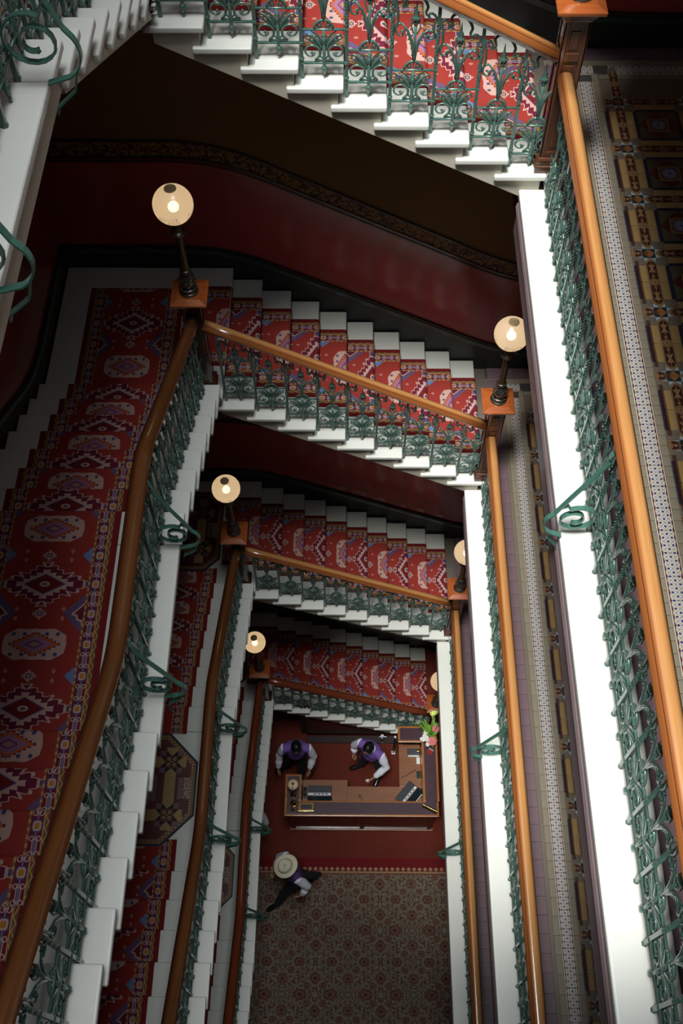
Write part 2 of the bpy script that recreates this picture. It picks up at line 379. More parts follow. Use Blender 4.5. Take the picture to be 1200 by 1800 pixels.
# ---------------------------------------------------------------- mesh building
class MB:
    def __init__(s): s.v = []; s.f = []; s.sm = []; s.uv = {}; s.mi = []
    def face(s, idx, smooth=False, mi=0, uv=None):
        s.f.append(tuple(idx)); s.sm.append(smooth); s.mi.append(mi)
        if uv: s.uv[len(s.f)-1] = uv
    def add(s, vs):
        b = len(s.v); s.v += [tuple(p) for p in vs]; return b
    def box(s, x0, x1, y0, y1, z0, z1, mi=0):
        b = s.add([(x0,y0,z0),(x1,y0,z0),(x1,y1,z0),(x0,y1,z0),(x0,y0,z1),(x1,y0,z1),(x1,y1,z1),(x0,y1,z1)])
        for q in ((0,3,2,1),(4,5,6,7),(0,1,5,4),(1,2,6,5),(2,3,7,6),(3,0,4,7)): s.face([b+i for i in q], mi=mi)
    def prism(s, poly, z0, z1, ax='z', mi=0, inset=0.0):
        """extrude polygon (ccw) ; ax z: (x,y) , ax y: (x,z) , ax x: (y,z); inset bevels the top rim (z axis)"""
        n = len(poly)
        def P(p, h):
            return (p[0], p[1], h) if ax == 'z' else (p[0], h, p[1]) if ax == 'y' else (h, p[0], p[1])
        if inset and ax == 'z':
            cxx = sum(p[0] for p in poly)/n; cyy = sum(p[1] for p in poly)/n
            def ins(p):
                dx, dy = p[0]-cxx, p[1]-cyy; l = math.hypot(dx, dy); k = (l-inset)/l; return (cxx+dx*k, cyy+dy*k)
            b = s.add([P(p, z0) for p in poly]+[P(p, z1-inset*0.7) for p in poly]+[P(ins(p), z1) for p in poly])
            for r in (0, 1):
                for i in range(n):
                    j = (i+1) % n; s.face((b+r*n+i, b+r*n+j, b+r*n+n+j, b+r*n+n+i), mi=mi)
            s.face([b+i for i in range(n)][::-1], mi=mi); s.face([b+2*n+i for i in range(n)], mi=mi); return
        b = s.add([P(p, z0) for p in poly]+[P(p, z1) for p in poly])
        for i in range(n):
            j = (i+1) % n; s.face((b+i, b+j, b+n+j, b+n+i), mi=mi)
        s.face([b+i for i in range(n)][::-1], mi=mi); s.face([b+n+i for i in range(n)], mi=mi)
    def lathe(s, prof, n=16, c=(0,0,0), mi=0, flute=None, sy=1.0):
        """prof: list of (r, z)"""
        b = s.add([])
        for (r, z) in prof:
            for k in range(n):
                a = 2*PI*k/n; rr = r
                if flute and flute[0] < z < flute[1]: rr = r*(1-(0.12 if k % 2 else 0))
                s.v.append((c[0]+rr*math.cos(a), c[1]+rr*math.sin(a)*sy, c[2]+z))
        for i in range(len(prof)-1):
            for k in range(n):
                k2 = (k+1) % n
                s.face((b+i*n+k, b+i*n+k2, b+(i+1)*n+k2, b+(i+1)*n+k), True, mi)
        s.face([b+k for k in range(n)][::-1], mi=mi); s.face([b+(len(prof)-1)*n+k for k in range(n)], mi=mi)
    def tube(s, pts, r, n=6, mi=0, flat=(1, 1), up=(0, 1, 0)):
        """r scalar or list; flat=(scale in-plane, scale along up)"""
        P = [Vector(p) for p in pts]; up = Vector(up); b = len(s.v); m = len(P)
        for i, p in enumerate(P):
            t = (P[min(i+1, m-1)]-P[max(i-1, 0)]).normalized()
            sd = t.cross(up)
            if sd.length < 1e-4: sd = t.cross(Vector((1, 0, 0)))
            sd.normalize(); u2 = sd.cross(t).normalized()
            rr = r[i] if isinstance(r, (list, tuple)) else r
            for k in range(n):
                a = 2*PI*(k+0.5)/n
                s.v.append(tuple(p+sd*(math.cos(a)*rr*flat[0])+u2*(math.sin(a)*rr*flat[1])))
        for i in range(m-1):
            for k in range(n):
                k2 = (k+1) % n
                s.face((b+i*n+k, b+(i+1)*n+k, b+(i+1)*n+k2, b+i*n+k2), n > 4, mi)
        s.face([b+k for k in range(n)], mi=mi); s.face([b+(m-1)*n+k for k in range(n)][::-1], mi=mi)
    def sweep(s, path, prof, side, closed=True):
        """profile (a across, b up) swept; side = horizontal vector; gives UV along length"""
        P = [Vector(p) for p in path]; sd = Vector(side).normalized(); b = len(s.v); m = len(P); n = len(prof)
        L = [0]
        for i in range(1, m): L.append(L[-1]+(P[i]-P[i-1]).length)
        for i, p in enumerate(P):
            t0 = (P[i]-P[i-1]).normalized() if i else (P[1]-P[0]).normalized()
            t1 = (P[i+1]-P[i]).normalized() if i < m-1 else t0
            t = (t0+t1).normalized(); u = sd.cross(t); u.normalize()
            if u.z < 0: u = -u
            k = 1/max(0.4, t.dot(t1))
            for (a, h) in prof: s.v.append(tuple(p+sd*a+u*(h*k)))
        per = [0]
        for k in range(n): q, q2 = prof[k], prof[(k+1) % n]; per.append(per[-1]+math.hypot(q2[0]-q[0], q2[1]-q[1]))
        for i in range(m-1):
            for k in range(n):
                k2 = (k+1) % n
                s.face((b+i*n+k, b+i*n+k2, b+(i+1)*n+k2, b+(i+1)*n+k), True, 0,
                       [(L[i], per[k]), (L[i], per[k+1]), (L[i+1], per[k+1]), (L[i+1], per[k])])
        s.face([b+k for k in range(n)][::-1]); s.face([b+(m-1)*n+k for k in range(n)])
    def mesh(s, name, mats, bevel=0.0, segs=2, fix=True):
        me = bpy.data.meshes.new(name); me.from_pydata(s.v, [], s.f)
        for m in (mats if isinstance(mats, (list, tuple)) else [mats]): me.materials.append(m)
        me.polygons.foreach_set('use_smooth', s.sm); me.polygons.foreach_set('material_index', s.mi)
        if s.uv:
            ul = me.uv_layers.new(name='UVMap')
            for fi, uvs in s.uv.items():
                for k, li in enumerate(me.polygons[fi].loop_indices): ul.data[li].uv = uvs[k]
        if bevel or fix:
            bm = bmesh.new(); bm.from_mesh(me)
            if bevel:
                bmesh.ops.remove_doubles(bm, verts=bm.verts, dist=1e-5)
                es = [e for e in bm.edges if len(e.link_faces) == 2 and e.calc_face_angle(0) > 0.6]
                bmesh.ops.bevel(bm, geom=es, offset=bevel, segments=segs, affect='EDGES', profile=0.6, clamp_overlap=True)
            bmesh.ops.recalc_face_normals(bm, faces=bm.faces)
            bm.to_mesh(me); bm.free()
        me.update(); return me
    def build(s, name, mats, parent=None, loc=(0, 0, 0), rz=0.0, bevel=0.0, segs=2, fix=True):
        return link(name, s.mesh(name, mats, bevel, segs, fix), parent, loc, rz)

def link(name, me, parent=None, loc=(0, 0, 0), rz=0.0, rot=None):
    o = bpy.data.objects.new(name, me); COL.objects.link(o); o.location = loc
    o.rotation_euler = rot if rot else (0, 0, rz)
    if parent: o.parent = parent
    return o
def empty(name, loc=(0, 0, 0), rz=0.0, parent=None):
    o = bpy.data.objects.new(name, None); COL.objects.link(o); o.location = loc; o.rotation_euler = (0, 0, rz)
    o.empty_display_size = 0.1
    if parent: o.parent = parent
    return o
def tag(o, label=None, cat=None, group=None, kind=None):
    if label: o['label'] = label
    if cat: o['category'] = cat
    if group: o['group'] = group
    if kind: o['kind'] = kind
    return o
def structure(o): o['kind'] = 'structure'; return o
def arc(cx_, cz_, r, a0, a1, n=8, r1=None):
    out = []
    for i in range(n+1):
        f = i/n; a = math.radians(a0+(a1-a0)*f); rr = r+((r1 if r1 is not None else r)-r)*f
        out.append((cx_+rr*math.cos(a), cz_+rr*math.sin(a)))
    return out
def xz(pts, y=0.0): return [(p[0], y, p[1]) for p in pts]

# ---------------------------------------------------------------- building data
LV = {'A': dict(z=11.978, X0=1.383, t=.2880, r=.1426, Yf=5.822),
      'B': dict(z=7.947,  X0=1.377, t=.2852, r=.1585, Yf=5.828),
      'C': dict(z=4.058,  X0=1.362, t=.2831, r=.1521, Yf=5.818),
      'D': dict(z=0.0,    X0=1.349, t=.2831, r=.1548, Yf=5.845)}
RL = .1531; TL = .2881; XL = -1.196; RLK = {'A': .138}; YL = 5.877; YL2 = 2.156
WY = 7.52; WX = -2.89; WR = 3.35; FY = -2.2; TOPZ = 15.62
for k, d in LV.items():
    d['zl'] = d['z']+10*d['r']; d['rl'] = RLK.get(k, RL); d['zm'] = d['zl']+8*d['rl']; d['zt'] = d['zl']+16*d['rl']
FLOORNAME = {'A': 'top', 'B': 'second', 'C': 'third', 'D': 'lowest'}

# ---------------------------------------------------------------- shell
b = MB(); b.box(WX-0.3, WR+0.3, FY-0.3, WY+0.3, -0.25, 0.0); floor = structure(b.build('floor', slabm))
b = MB(); b.box(WX-0.25, WR+0.25, WY, WY+0.25, 0.0, 20.5); wall_back = structure(b.build('wall_back', olive))
b = MB(); b.box(WX-0.25, WX, FY, WY, 0.0, 20.5); wall_left = structure(b.build('wall_left', olive))
b = MB(); b.box(WR, WR+0.25, FY, WY, 0.0, 20.5); wall_right = structure(b.build('wall_right', dado))
b = MB(); b.box(WX-0.25, WR+0.25, FY-0.25, FY, 0.0, 20.5); structure(b.build('wall_front', olive))
# ceiling with the opening of the skylight over the well
b = MB()
hx0, hx1, hy0, hy1 = -2.85, 2.2, -2.1, 6.2
b.box(WX-0.25, hx0, FY-0.25, WY+0.25, 20.5, 20.7); b.box(hx1, WR+0.25, FY-0.25, WY+0.25, 20.5, 20.7)
b.box(hx0, hx1, FY-0.25, hy0, 20.5, 20.7); b.box(hx0, hx1, hy1, WY+0.25, 20.5, 20.7)
structure(b.build('ceiling_or_shade_slab', ceilm))

def smooth_line(pts, rad=0.28, n=6):
    """round the inner corners of a polyline of (s, z)"""
    out = [pts[0]]
    for i in range(1, len(pts)-1):
        p, q, r_ = Vector(pts[i-1]), Vector(pts[i]), Vector(pts[i+1])
        a = (p-q); c = (r_-q); k = min(rad, a.length*0.45, c.length*0.45)
        A = q+a.normalized()*k; C_ = q+c.normalized()*k
        for j in range(n+1):
            f = j/n; out.append(tuple((A*(1-f)**2)+(q*2*f*(1-f))+(C_*f*f)))
    out.append(pts[-1]); return out

def ribbon(mb, line, lo, hi, plane, depth, axis, mi=0):
    """a strip on a wall following line (s, z): from z+lo to z+hi, standing depth proud of plane"""
    sg = -1 if axis == 'x' else 1     # back wall faces -y ; left wall faces +x
    n = len(line); bb = len(mb.v)
    for (s_, z_) in line:
        for (h, d) in ((lo, 0), (lo, depth), (hi, depth), (hi, 0)):
            mb.v.append((s_, plane+sg*d, z_+h) if axis == 'x' else (plane+sg*d, s_, z_+h))
    for i in range(n-1):
        for k in range(4):
            k2 = (k+1) % 4
            mb.face((bb+i*4+k, bb+i*4+k2, bb+(i+1)*4+k2, bb+(i+1)*4+k), False, mi)
    mb.face([bb+k for k in range(4)]); mb.face([bb+(n-1)*4+k for k in range(4)][::-1])

tn = 0
for k, d in LV.items():
    X0, t, r, z, zl = d['X0'], d['t'], d['r'], d['z'], d['zl']
    xe = X0-9*t
    for (wall, line, plane, axis) in (
        (wall_back, [(WX, zl), (xe-0.05, zl), (X0+0.35, z+0.02), (WR, z+0.02)], WY, 'x'),
        (wall_left, [(WY, zl), (YL+0.02, zl), (YL-7*TL, d['zm']), (YL2, d['zm']), (YL2-7*TL, d['zt']), (FY, d['zt'])], WX, 'y')):
        ln = smooth_line(line, 0.45)
        m = MB(); ribbon(m, ln, 0.12, 1.34, plane, 0.006, axis); m.build('dado_panel', dado, wall)
        m = MB(); ribbon(m, ln, 1.36, 1.52, plane, 0.010, axis); m.build('stencilled_frieze', frieze_m, wall)
        m = MB(); ribbon(m, ln, 1.335, 1.362, plane, 0.020, axis); ribbon(m, ln, 1.295, 1.312, plane, 0.014, axis); ribbon(m, ln, 1.515, 1.535, plane, 0.018, axis)
        m.build('dado_rail', dark_wood, wall)
        m = MB(); ribbon(m, ln, -0.25, 0.22, plane, 0.020, axis); m.build('skirting_board', black_green, wall)
        m = MB(); ribbon(m, ln, 0.20, 0.255, plane, 0.034, axis); m.build('green_moulding', greenline, wall)
        m = MB(); ribbon(m, ln, 0.26, 0.285, plane, 0.028, axis); m.build('skirting_cap', black_green, wall)

# ---------------------------------------------------------------- steps
def step_mesh(t, r, W, depth_body=0.29, last=False):
    """local: x = way down, y = 0 outer end .. W wall, z = 0 tread top"""
    m = MB(); n = 0.045; rc = 0.035
    m.prism([(0, 0), (0, W), (-t-0.034, W), (-t-0.034, rc), (-t-0.085, rc), (-t-0.085, 0)], -n, 0)
    me1 = m.mesh('tread', stone, 0.014, 3)
    q = MB(); s_ = r/t
    sf = lambda x: -depth_body-x*s_
    q.prism([(-rc, -n), (-rc-t, -n), (-rc-t, sf(-rc-t)), (-rc, sf(-rc))], rc, W, ax='y', mi=0)
    me2 = q.mesh('riser', riserm)
    # one object: joined
    bm = bmesh.new(); bm.from_mesh(me1); k = len(bm.faces); bm.from_mesh(me2)
    bm.faces.ensure_lookup_table()
    for i, f in enumerate(bm.faces):
        f.material_index = 0 if i < k else 1
        if i < k: f.smooth = False
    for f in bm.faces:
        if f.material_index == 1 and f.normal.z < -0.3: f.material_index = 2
    me = bpy.data.meshes.new('step'); 
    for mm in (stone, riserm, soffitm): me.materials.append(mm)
    bm.to_mesh(me); bm.free(); return me

BAY = {}
stairs = {}
posn = {'A': 'topmost', 'B': 'second from the top', 'C': 'third from the top', 'D': 'lowest'}
for k, d in LV.items():
    X0, t, r, z, zl, Yf = d['X0'], d['t'], d['r'], d['z'], d['zl'], d['Yf']
    W = WY-Yf-.036
    root = tag(empty('stair_flight', (X0, Yf, z)), f'short flight of white stone steps across the back wall, {posn[k]} of four', 'stairs', 'flights across the back')
    me = step_mesh(t, r, W)
    for i in range(9): link('step', me, root, (-t*i, 0, (i+1)*r))
    # wall string carrying the dark skirting is part of wall_back ; corner landing slab
    m = MB(); xe = -9*t
    m.prism([(xe, 0), (xe, W), (WX-X0+.036, W), (WX-X0+.036, YL-Yf-0.035), (XL-X0, YL-Yf-0.035), (XL-X0, 0)], 10*r-0.05, 10*r)
    m.build('landing_slab', stone, root, bevel=0.012, segs=2)
    m = MB(); m.prism([(xe-.035, .035), (xe-.035, W), (WX-X0+.036, W), (WX-X0+.036, YL-Yf), (XL-X0-.035, YL-Yf), (XL-X0-.035, .035)], 10*r-0.20, 10*r-0.05, mi=0)
    o = m.build('landing_block', [riserm], root)
    if k == 'D': pass
    # plinth stone that carries the newel beside the first step
    m = MB(); m.box(0.002, 0.115, 0.01, 0.25, 0.0, r); m.build('newel_plinth', stone, root, bevel=0.008)
    # left flights
    RL = d['rl']
    WL = XL-WX-.036
    me = step_mesh(TL, RL, WL, 0.255)
    root = tag(empty('stair_flight', (XL, YL, zl)), f'dim white stone steps from corner landing to middle landing, {posn[k]}', 'stairs', 'first flights along the left wall')
    for i in range(7): link('step', me, root, (0, -TL*i, (i+1)*RL), PI/2)
    root2 = tag(empty('stair_flight', (XL, YL2, d['zm'])), f'white stone steps from middle landing up towards the viewer, {posn[k]}', 'stairs', 'second flights along the left wall')
    # middle landing: first tread plus the long kerb slab and landing paving
    yA = YL-7*TL; zz = 8*RL
    m = MB(); m.prism([(0, yA-YL), (0, 3.588-YL), (-WL, 3.588-YL), (-WL, yA-YL)][::-1], zz-.045, zz); m.build('landing_slab', stone, root, bevel=0.014, segs=3)
    m = MB(); m.prism([(-0.012, 3.586-YL), (-0.012, YL2-YL-.034), (-WL, YL2-YL-.034), (-WL, 3.586-YL)][::-1], zz-.055, zz-.003); m.build('landing_slab', stone, root, bevel=0.014, segs=3)
    m = MB(); m.box(-WL, -0.035, YL2-YL, yA-YL-.035, zz-.19, zz-.055); m.build('landing_block', riserm, root)
    for i in range(8): link('step', me, root2, (0, -TL*i, (i+1)*RL), PI/2)
    stairs[k] = (root, root2)

# ---------------------------------------------------------------- galleries
def gallery(k, z):
    lab = {'T': 'uppermost', 'A': 'top', 'B': 'second', 'C': 'third'}[k]
    m = MB(); m.box(1.25, WR, FY, WY, z-0.42, z-0.012); m.box(WX, 1.25, FY, -0.12 if k == 'T' else -0.45, z-0.42, z-0.012)
    m.box(WX, XL-.03, -0.45, YL2-8*TL-0.04 if False else YL2-7*TL-TL-0.04, z-0.42, z-0.06)
    f = structure(m.build('floor', [slabm]))
    # kerb stone of the well edge in lengths
    ys = [5.86, 3.0, 0.2, -0.45] if k != 'T' else [5.86, 3.0, 0.2, -0.45]
    for a, b_ in zip(ys[:-1], ys[1:]):
        m = MB(); m.box(1.206, 1.52, b_+0.0015, a-0.0015, z-0.055, z); m.build('kerb_stone', stone, f, bevel=0.014, segs=3)
    m = MB(); m.box(WX, 1.206, -0.75, -0.451, z-0.055, z); m.build('kerb_stone', stone, f, bevel=0.014, segs=3)
    m = MB(); m.box(1.232, 1.30, -0.45, 5.85, z-0.11, z-0.055); m.build('beam_recess', black_green, f)
    m = MB()
    for (ya, yb) in ((-0.45, 5.86),):
        pr = [(1.25+0.0, z-0.42), (1.25, z-0.11)]+[(1.25-0.045*math.sin(math.radians(q)), z-0.165+0.055*math.cos(math.radians(q))-0.0) for q in (20, 55, 90, 125, 160)]+[(1.222, z-0.23), (1.222, z-0.40)]
        m.prism(pr, ya, yb, ax='y')
    m.build('edge_beam', mauve, f)
    return f
gal = {k: gallery(k, z) for k, z in (('T', TOPZ), ('A', 11.978), ('B', 7.947), ('C', 4.058))}

# unseen slabs in place of an upper stair, added to shade the left flights
m = MB(); m.prism([(7.48, 16.9), (7.48, 17.2), (5.9, 17.2), (3.86, 18.4), (2.15, 18.4), (0.1, 19.7), (0.1, 19.4), (2.15, 18.1), (3.86, 18.1), (5.9, 16.9)], WX+.04, XL, ax='x'); structure(m.build('ceiling_or_shade_slab', ceilm))
m = MB(); m.prism([(XL+.01, 17.2), (XL+.01, 16.9), (1.6, 15.35), (1.6, 15.62)], 5.84, 7.48, ax='y'); structure(m.build('ceiling_or_shade_slab', ceilm))

# ---------------------------------------------------------------- tiles of the gallery floors
def rect_me(name, w_, l_, mat, h=0.012, ins=0.0012):
    m = MB(); w_ -= 0.0026; l_ -= 0.0026
    m.prism([(-w_/2, -l_/2), (w_/2, -l_/2), (w_/2, l_/2), (-w_/2, l_/2)], -h, 0, inset=ins); return m.mesh(name, mat)
def poly_me(name, pts, mat, h=0.012, ins=0.0012):
    m = MB(); m.prism(pts, -h, 0, inset=ins); return m.mesh(name, mat)
T = {}
T['knot'] = rect_me('knot_tile', 0.110, 0.1508, knot_m)
T['knotend'] = rect_me('knot_tile', 0.110, 0.05, knot_m)
T['beige'] = rect_me('tile', 0.055, 0.076, tile_beige)
T['beigeL'] = rect_me('tile', 0.055, 0.1508, tile_beige)
T['mauve'] = rect_me('tile', 0.16, 0.1508, tile_mauve)
G = 0.538
T['star'] = rect_me('star_tile', 0.084, 0.084, star_m)
hx, hl, tp = 0.036, 0.185, 0.225
T['floral'] = poly_me('floral_tile', [(-hx, -hl), (0, -tp), (hx, -hl), (hx, hl), (0, tp), (-hx, hl)], floral_m)
T['tri'] = poly_me('pale_blue_triangle', [(0.002, 0.0), (0.040, 0.0), (0.040, 0.036)], tile_blue)
T['tri2'] = poly_me('pale_blue_triangle', [(-0.002, 0.0), (-0.040, 0.036), (-0.040, 0.0)], tile_blue)
T['buff'] = rect_me('buff_tile', 0.055, 0.155, tile_buff)
T['navy'] = rect_me('navy_strip', 0.030, 0.31, tile_navy)
T['red'] = rect_me('oxblood_strip', 0.030, 0.40, tile_red)
T['grey'] = rect_me('grey_tile', 0.085, 0.072, tile_grey)
T['medal'] = rect_me('medallion_tile', 0.158, 0.158, medal_m)
T['dtri'] = poly_me('dark_triangle', [(-0.072, 0), (0.072, 0), (0, 0.068)], tile_red)
T['ctri'] = poly_me('olive_corner', [(0, 0), (0.150, 0), (0, 0.150)], tile_olive)
T['floralend'] = poly_me('floral_tile', [(-hx, 0.0), (hx, 0.0), (hx, 0.09), (0, 0.128), (-hx, 0.09)], floral_m)
def tiles(k, z):
    f = gal[k]; zt = z+0.0
    def put(n, x, y, rz=0.0): o = link('tile', T[n], f, (x, y, zt), rz); return o
    # bedding under the tiles
    m = MB(); m.box(1.521, WR, 0.3, WY-.03, z-0.0119, z-0.009); m.build('mortar_bed', grout, f)
    yl = 0.75
    # border strips running along the well
    n = 0; y = 7.08-0.0754
    while y > yl:
        put('knot', 1.825, y)
        y -= 0.1508
    y = 7.14
    j = 0
    small = k == 'A'
    while y > yl:
        if small:
            put('beige', 1.743, y, 0); put('beige', 1.907-0.0, y, 0)
            y -= 0.076
        else:
            put('beigeL', 1.743, y-0.037); put('beigeL', 1.907, y-0.037); y -= 0.1508
    y = 7.34-0.0754
    while y > yl:
        put('mauve', 1.600, y) if k != 'A' else None
        y -= 0.1508
    m = MB(); m.box(1.6801, 1.7155, yl, 7.2, z-.009, z-.0005); m.build('border_strip', tile_grey, f)
    if k == 'A': m = MB(); m.box(1.5215, 1.68, yl, 7.34, z-.009, z-.0008); m.build('border_strip', tile_mauve, f)
    # strips along the back wall
    x = 1.62
    while x < 3.2:
        put('mauve', x, 7.43, PI/2); x += 0.1508
    x = 2.02+0.0
    while x < 3.2:
        put('knot', x+0.0754, 7.227, PI/2); x += 0.1508
    put('knot', 1.83, 7.227, PI/2)
    m = MB(); m.box(1.52, WR, 7.286, 7.347, z-.009, z-.0006); m.build('border_strip', tile_beige, f)
    m = MB(); m.box(1.94, WR, 7.115, 7.168, z-.009, z-.0006); m.build('border_strip', tile_beige, f)
    # grid of the field
    cols = 2 if k == 'A' else 1
    y0 = 6.834
    rows = 9 if k == 'A' else 12
    m = MB(); m.box(1.936, WR, yl, 7.11, z-.009, z-.0045); m.build('field_bed', tile_grey, f)
    for i in range(rows):
        y = y0-i*G
        for c in range(cols):
            x = 2.050+c*G
            put('star', x, y)
            put('floral', x, y-G/2)
            if c < cols: put('floral', x+G/2, y, PI/2)
            for (dx, dy, rz) in ((0.042, 0.042, 0), ):
                pass
            # eight pale blue points round the star
            for q in range(4):
                put('tri', x+0.042*math.cos(q*PI/2)+0.0*0, y+0.042*math.sin(q*PI/2), q*PI/2) if False else None
            for q in range(4):
                a = q*PI/2; ca, sa = math.cos(a), math.sin(a)
                lx, ly = 0.043, 0.001
                o = put('tri3', x+0.043*ca, y+0.043*sa, a) if 'tri3' in T else None
            for s_ in (-1, 1):
                if k == 'A' or s_ < 0:
                    for dy in (-0.0785, 0.0785): put('buff', x+s_*0.066, y-G/2+dy)
                    put('navy', x+s_*0.110, y-G/2)
                for dy in (0.078, -0.078): put('grey', x+s_*0.082, y+dy)
            if c == 0: put('red', 1.9535, y-G/2)
            if k == 'A':
                xc, yc = x+G/2, y-G/2
                put('medal', xc, yc)
                for q in range(4):
                    a = q*PI/2
                    put('dtri', xc+0.081*math.sin(a), yc+0.081*math.cos(a), -a)
                    put('ctri', xc+0.1525*(1 if q in (0, 3) else -1), yc+0.1525*(1 if q in (0, 1) else -1), {0: PI, 1: -PI/2, 2: 0, 3: PI/2}[q])
                for dx in (-0.0785, 0.0785):
                    for s_ in (-1, 1): put('buff', xc+dx, yc+s_*0.2025, PI/2)
                for s_ in (-1, 1): put('navy', xc, yc+s_*0.163, PI/2)
        put('floralend', 1.925, y, -PI/2)
    if k == 'A': put('floral', 2.050, 7.05-0.0)
# star points: two slim triangles flanking the tip of each floral tile
m = MB()
m.prism([(0.001, -0.0415), (0.034, -0.0375), (0.001, -0.002)], -0.012, 0, inset=0.0008)
m.prism([(0.001, 0.002), (0.034, 0.0375), (0.001, 0.0415)], -0.012, 0, inset=0.0008)
T['tri3'] = m.mesh('pale_blue_points', tile_blue)
for k in 'ABC': tiles(k, LV[k]['z'])

# ---------------------------------------------------------------- tiled landings of storeys C and D (octagonal inlay)
def octagon(k, cx_, cy_, z, hw, hh, ch, parent):
    fr = tag(empty('tile_inlay', (cx_, cy_, z)), parent[0], 'tiled floor', 'octagonal tile inlays')
    def oc(w_, h_, c): return [(-w_+c, -h_), (w_-c, -h_), (w_, -h_+c), (w_, h_-c), (w_-c, h_), (-w_+c, h_), (-w_, h_-c), (-w_, -h_+c)]
    m = MB(); m.prism(oc(hw, hh, ch), 0.0, 0.010); m.build('slate_edge', tile_navy, fr)
    O_ = oc(hw-.02, hh-.02, ch-.008); I_ = oc(hw-.062, hh-.062, ch-.026)
    m = MB(); n = 8
    for i in range(8):
        j = (i+1) % 8
        m.prism([O_[i], O_[j], I_[j], I_[i]], 0.0, 0.014)
    m.build('dotted_edge', dotted_m, fr)
    m = MB(); m.prism(oc(hw-.064, hh-.064, ch-.027), 0.0, 0.0135); m.build('oxblood_field', tile_red, fr)
    h0, h1 = 0.0136, 0.0166
    def piece(name, pts, mat):
        q = MB(); q.prism(pts, h0, h1, inset=0.0010); q.build(name, mat, fr)
    S = G
    inside = lambda x, y: abs(x) < hw-.07 and abs(y) < hh-.07 and abs(x)+abs(y) < hw+hh-ch-.09
    xs = [hw-0.27-S*i for i in range(4)]
    for X in xs:
        for Y in (S/2, -S/2):
            if not inside(X, Y): continue
            o = link('tile', rect_me('rosette_tile', 0.118, 0.118, rosette_m, 0.003), fr, (X, Y, h1))
            for q in range(4):
                a = q*PI/2; ca, sa = math.cos(a), math.sin(a)
                R_ = lambda p: (X+p[0]*ca-p[1]*sa, Y+p[0]*sa+p[1]*ca)
                far = 0.21
                if not inside(*R_((far, 0))): far = 0.15
                pts = [(0.062, 0), (0.115, -0.056), (far, -0.056), (far, 0.056), (0.115, 0.056)]
                if q == 1 and Y < 0: pts = [(0.062, 0), (0.115, -0.056), (S-0.115, -0.056), (S-0.062, 0), (S-0.115, 0.056), (0.115, 0.056)]
                if q == 3 and Y > 0: pts = None
                if pts: piece('tile', [R_(p) for p in pts], tile_buff)
                for s_ in (-1, 1):
                    pts = [(0.060, s_*0.001), (0.112, s_*0.054), (0.060, s_*0.054)]
                    if s_ < 0: pts = pts[::-1]
                    piece('tile', [R_(p) for p in pts], tile_black)
                g1 = [(0.062, 0.062), (0.115, 0.062), (0.115, 0.115), (0.062, 0.115)]
                piece('tile', [R_(p) for p in g1], tile_mauve)
        xm = X-S/2
        if abs(xm) < hw-0.15:
            for yy in (0,):
                o = link('tile', rect_me('scroll_tile', 0.16, 0.22, scroll_m, 0.003), fr, (xm+0.0, yy, h1))
                for s_ in (-1, 1):
                    o = link('tile', rect_me('mauve_tile', 0.06, 0.26, tile_mauve, 0.003), fr, (xm+s_*0.112, yy, h1))
                    o = link('tile', rect_me('mauve_tile', 0.16, 0.05, tile_mauve, 0.003), fr, (xm, yy+s_*0.137, h1))
    if abs(xs[0]+S/2) < hw+0.2:
        x2 = xs[0]+0.175
        link('tile', rect_me('scroll_tile', 0.07, 0.22, scroll_m, 0.003), fr, (x2-0.0, 0, h1))
        link('tile', rect_me('mauve_tile', 0.05, 0.22, tile_mauve, 0.003), fr, (x2-0.065, 0, h1))
    return fr
for k in 'CD':
    d = LV[k]
    nm = 'middle' if k == 'C' else 'lower'
    octagon(k, -2.16, 6.71, d['zl']+.006, 0.50, 0.59, 0.18, (f'octagonal tile inlay on the corner landing beside the {"third" if k=="C" else "lowest"} left lamp post',))
    octagon(k, -2.16, 2.99, d['zm']-.003+.006, 0.62, 0.57, 0.30, (f'octagonal tile inlay on the middle landing of the {"third" if k=="C" else "lowest"} storey, beside handrail',))

# ---------------------------------------------------------------- stair carpets
def carpet(path, hw, side, mat, phase, label, group):
    """path: (point, v) along the runner; a thin cloth laid on the steps"""
    m = MB(); sd = Vector(side)
    for p, v in path:
        for s_ in (-1, 1): m.v.append(tuple(Vector(p)+sd*s_*hw))
    for i in range(len(path)-1):
        a, b_, c, d_ = 2*i, 2*i+1, 2*i+3, 2*i+2; v0, v1 = path[i][1]+phase, path[i+1][1]+phase
        m.face((a, b_, c, d_), False, 0, [(-hw, v0), (hw, v0), (hw, v1), (-hw, v1)])
    o = m.build('stair_carpet', mat, None, fix=False)
    md = o.modifiers.new('thickness', 'SOLIDIFY'); md.thickness = 0.007; md.offset = 0
    return tag(o, label, 'carpet', group)
def stair_path(n, t, r, z0, flat0=0.0, flat1=0.0, s0=0.0, K=0.4435):
    """(s, z, v): s decreases as the flight climbs; one step takes 0.4435 of pattern"""
    e = 0.0045; pts = []
    if flat0 > 0.5: pts += [(s0+flat0, z0+e, -.185-(flat0-.353)*.843), (s0-.02, z0+e, .13)]
    elif flat0: pts.append((s0+flat0, z0+e, -flat0))
    s, z = s0, z0
    for i in range(n):
        for ds, dz, dv in ((-.035+e, e, 0), (-.035+e, r-.052, .10), (e, r-.042, .12), (e, r-.014, .14), (-.010, r+e-.001, .15), (-.024, r+e, .16)):
            if i == 0 and flat0 > .5: dv = .13+dv*.19
            pts.append((s+ds, z+dz, i*K+dv))
        s -= t; z += r
    if flat1: pts.append((s+t-flat1, z+e, (n-1)*K+.15+flat1))
    return pts
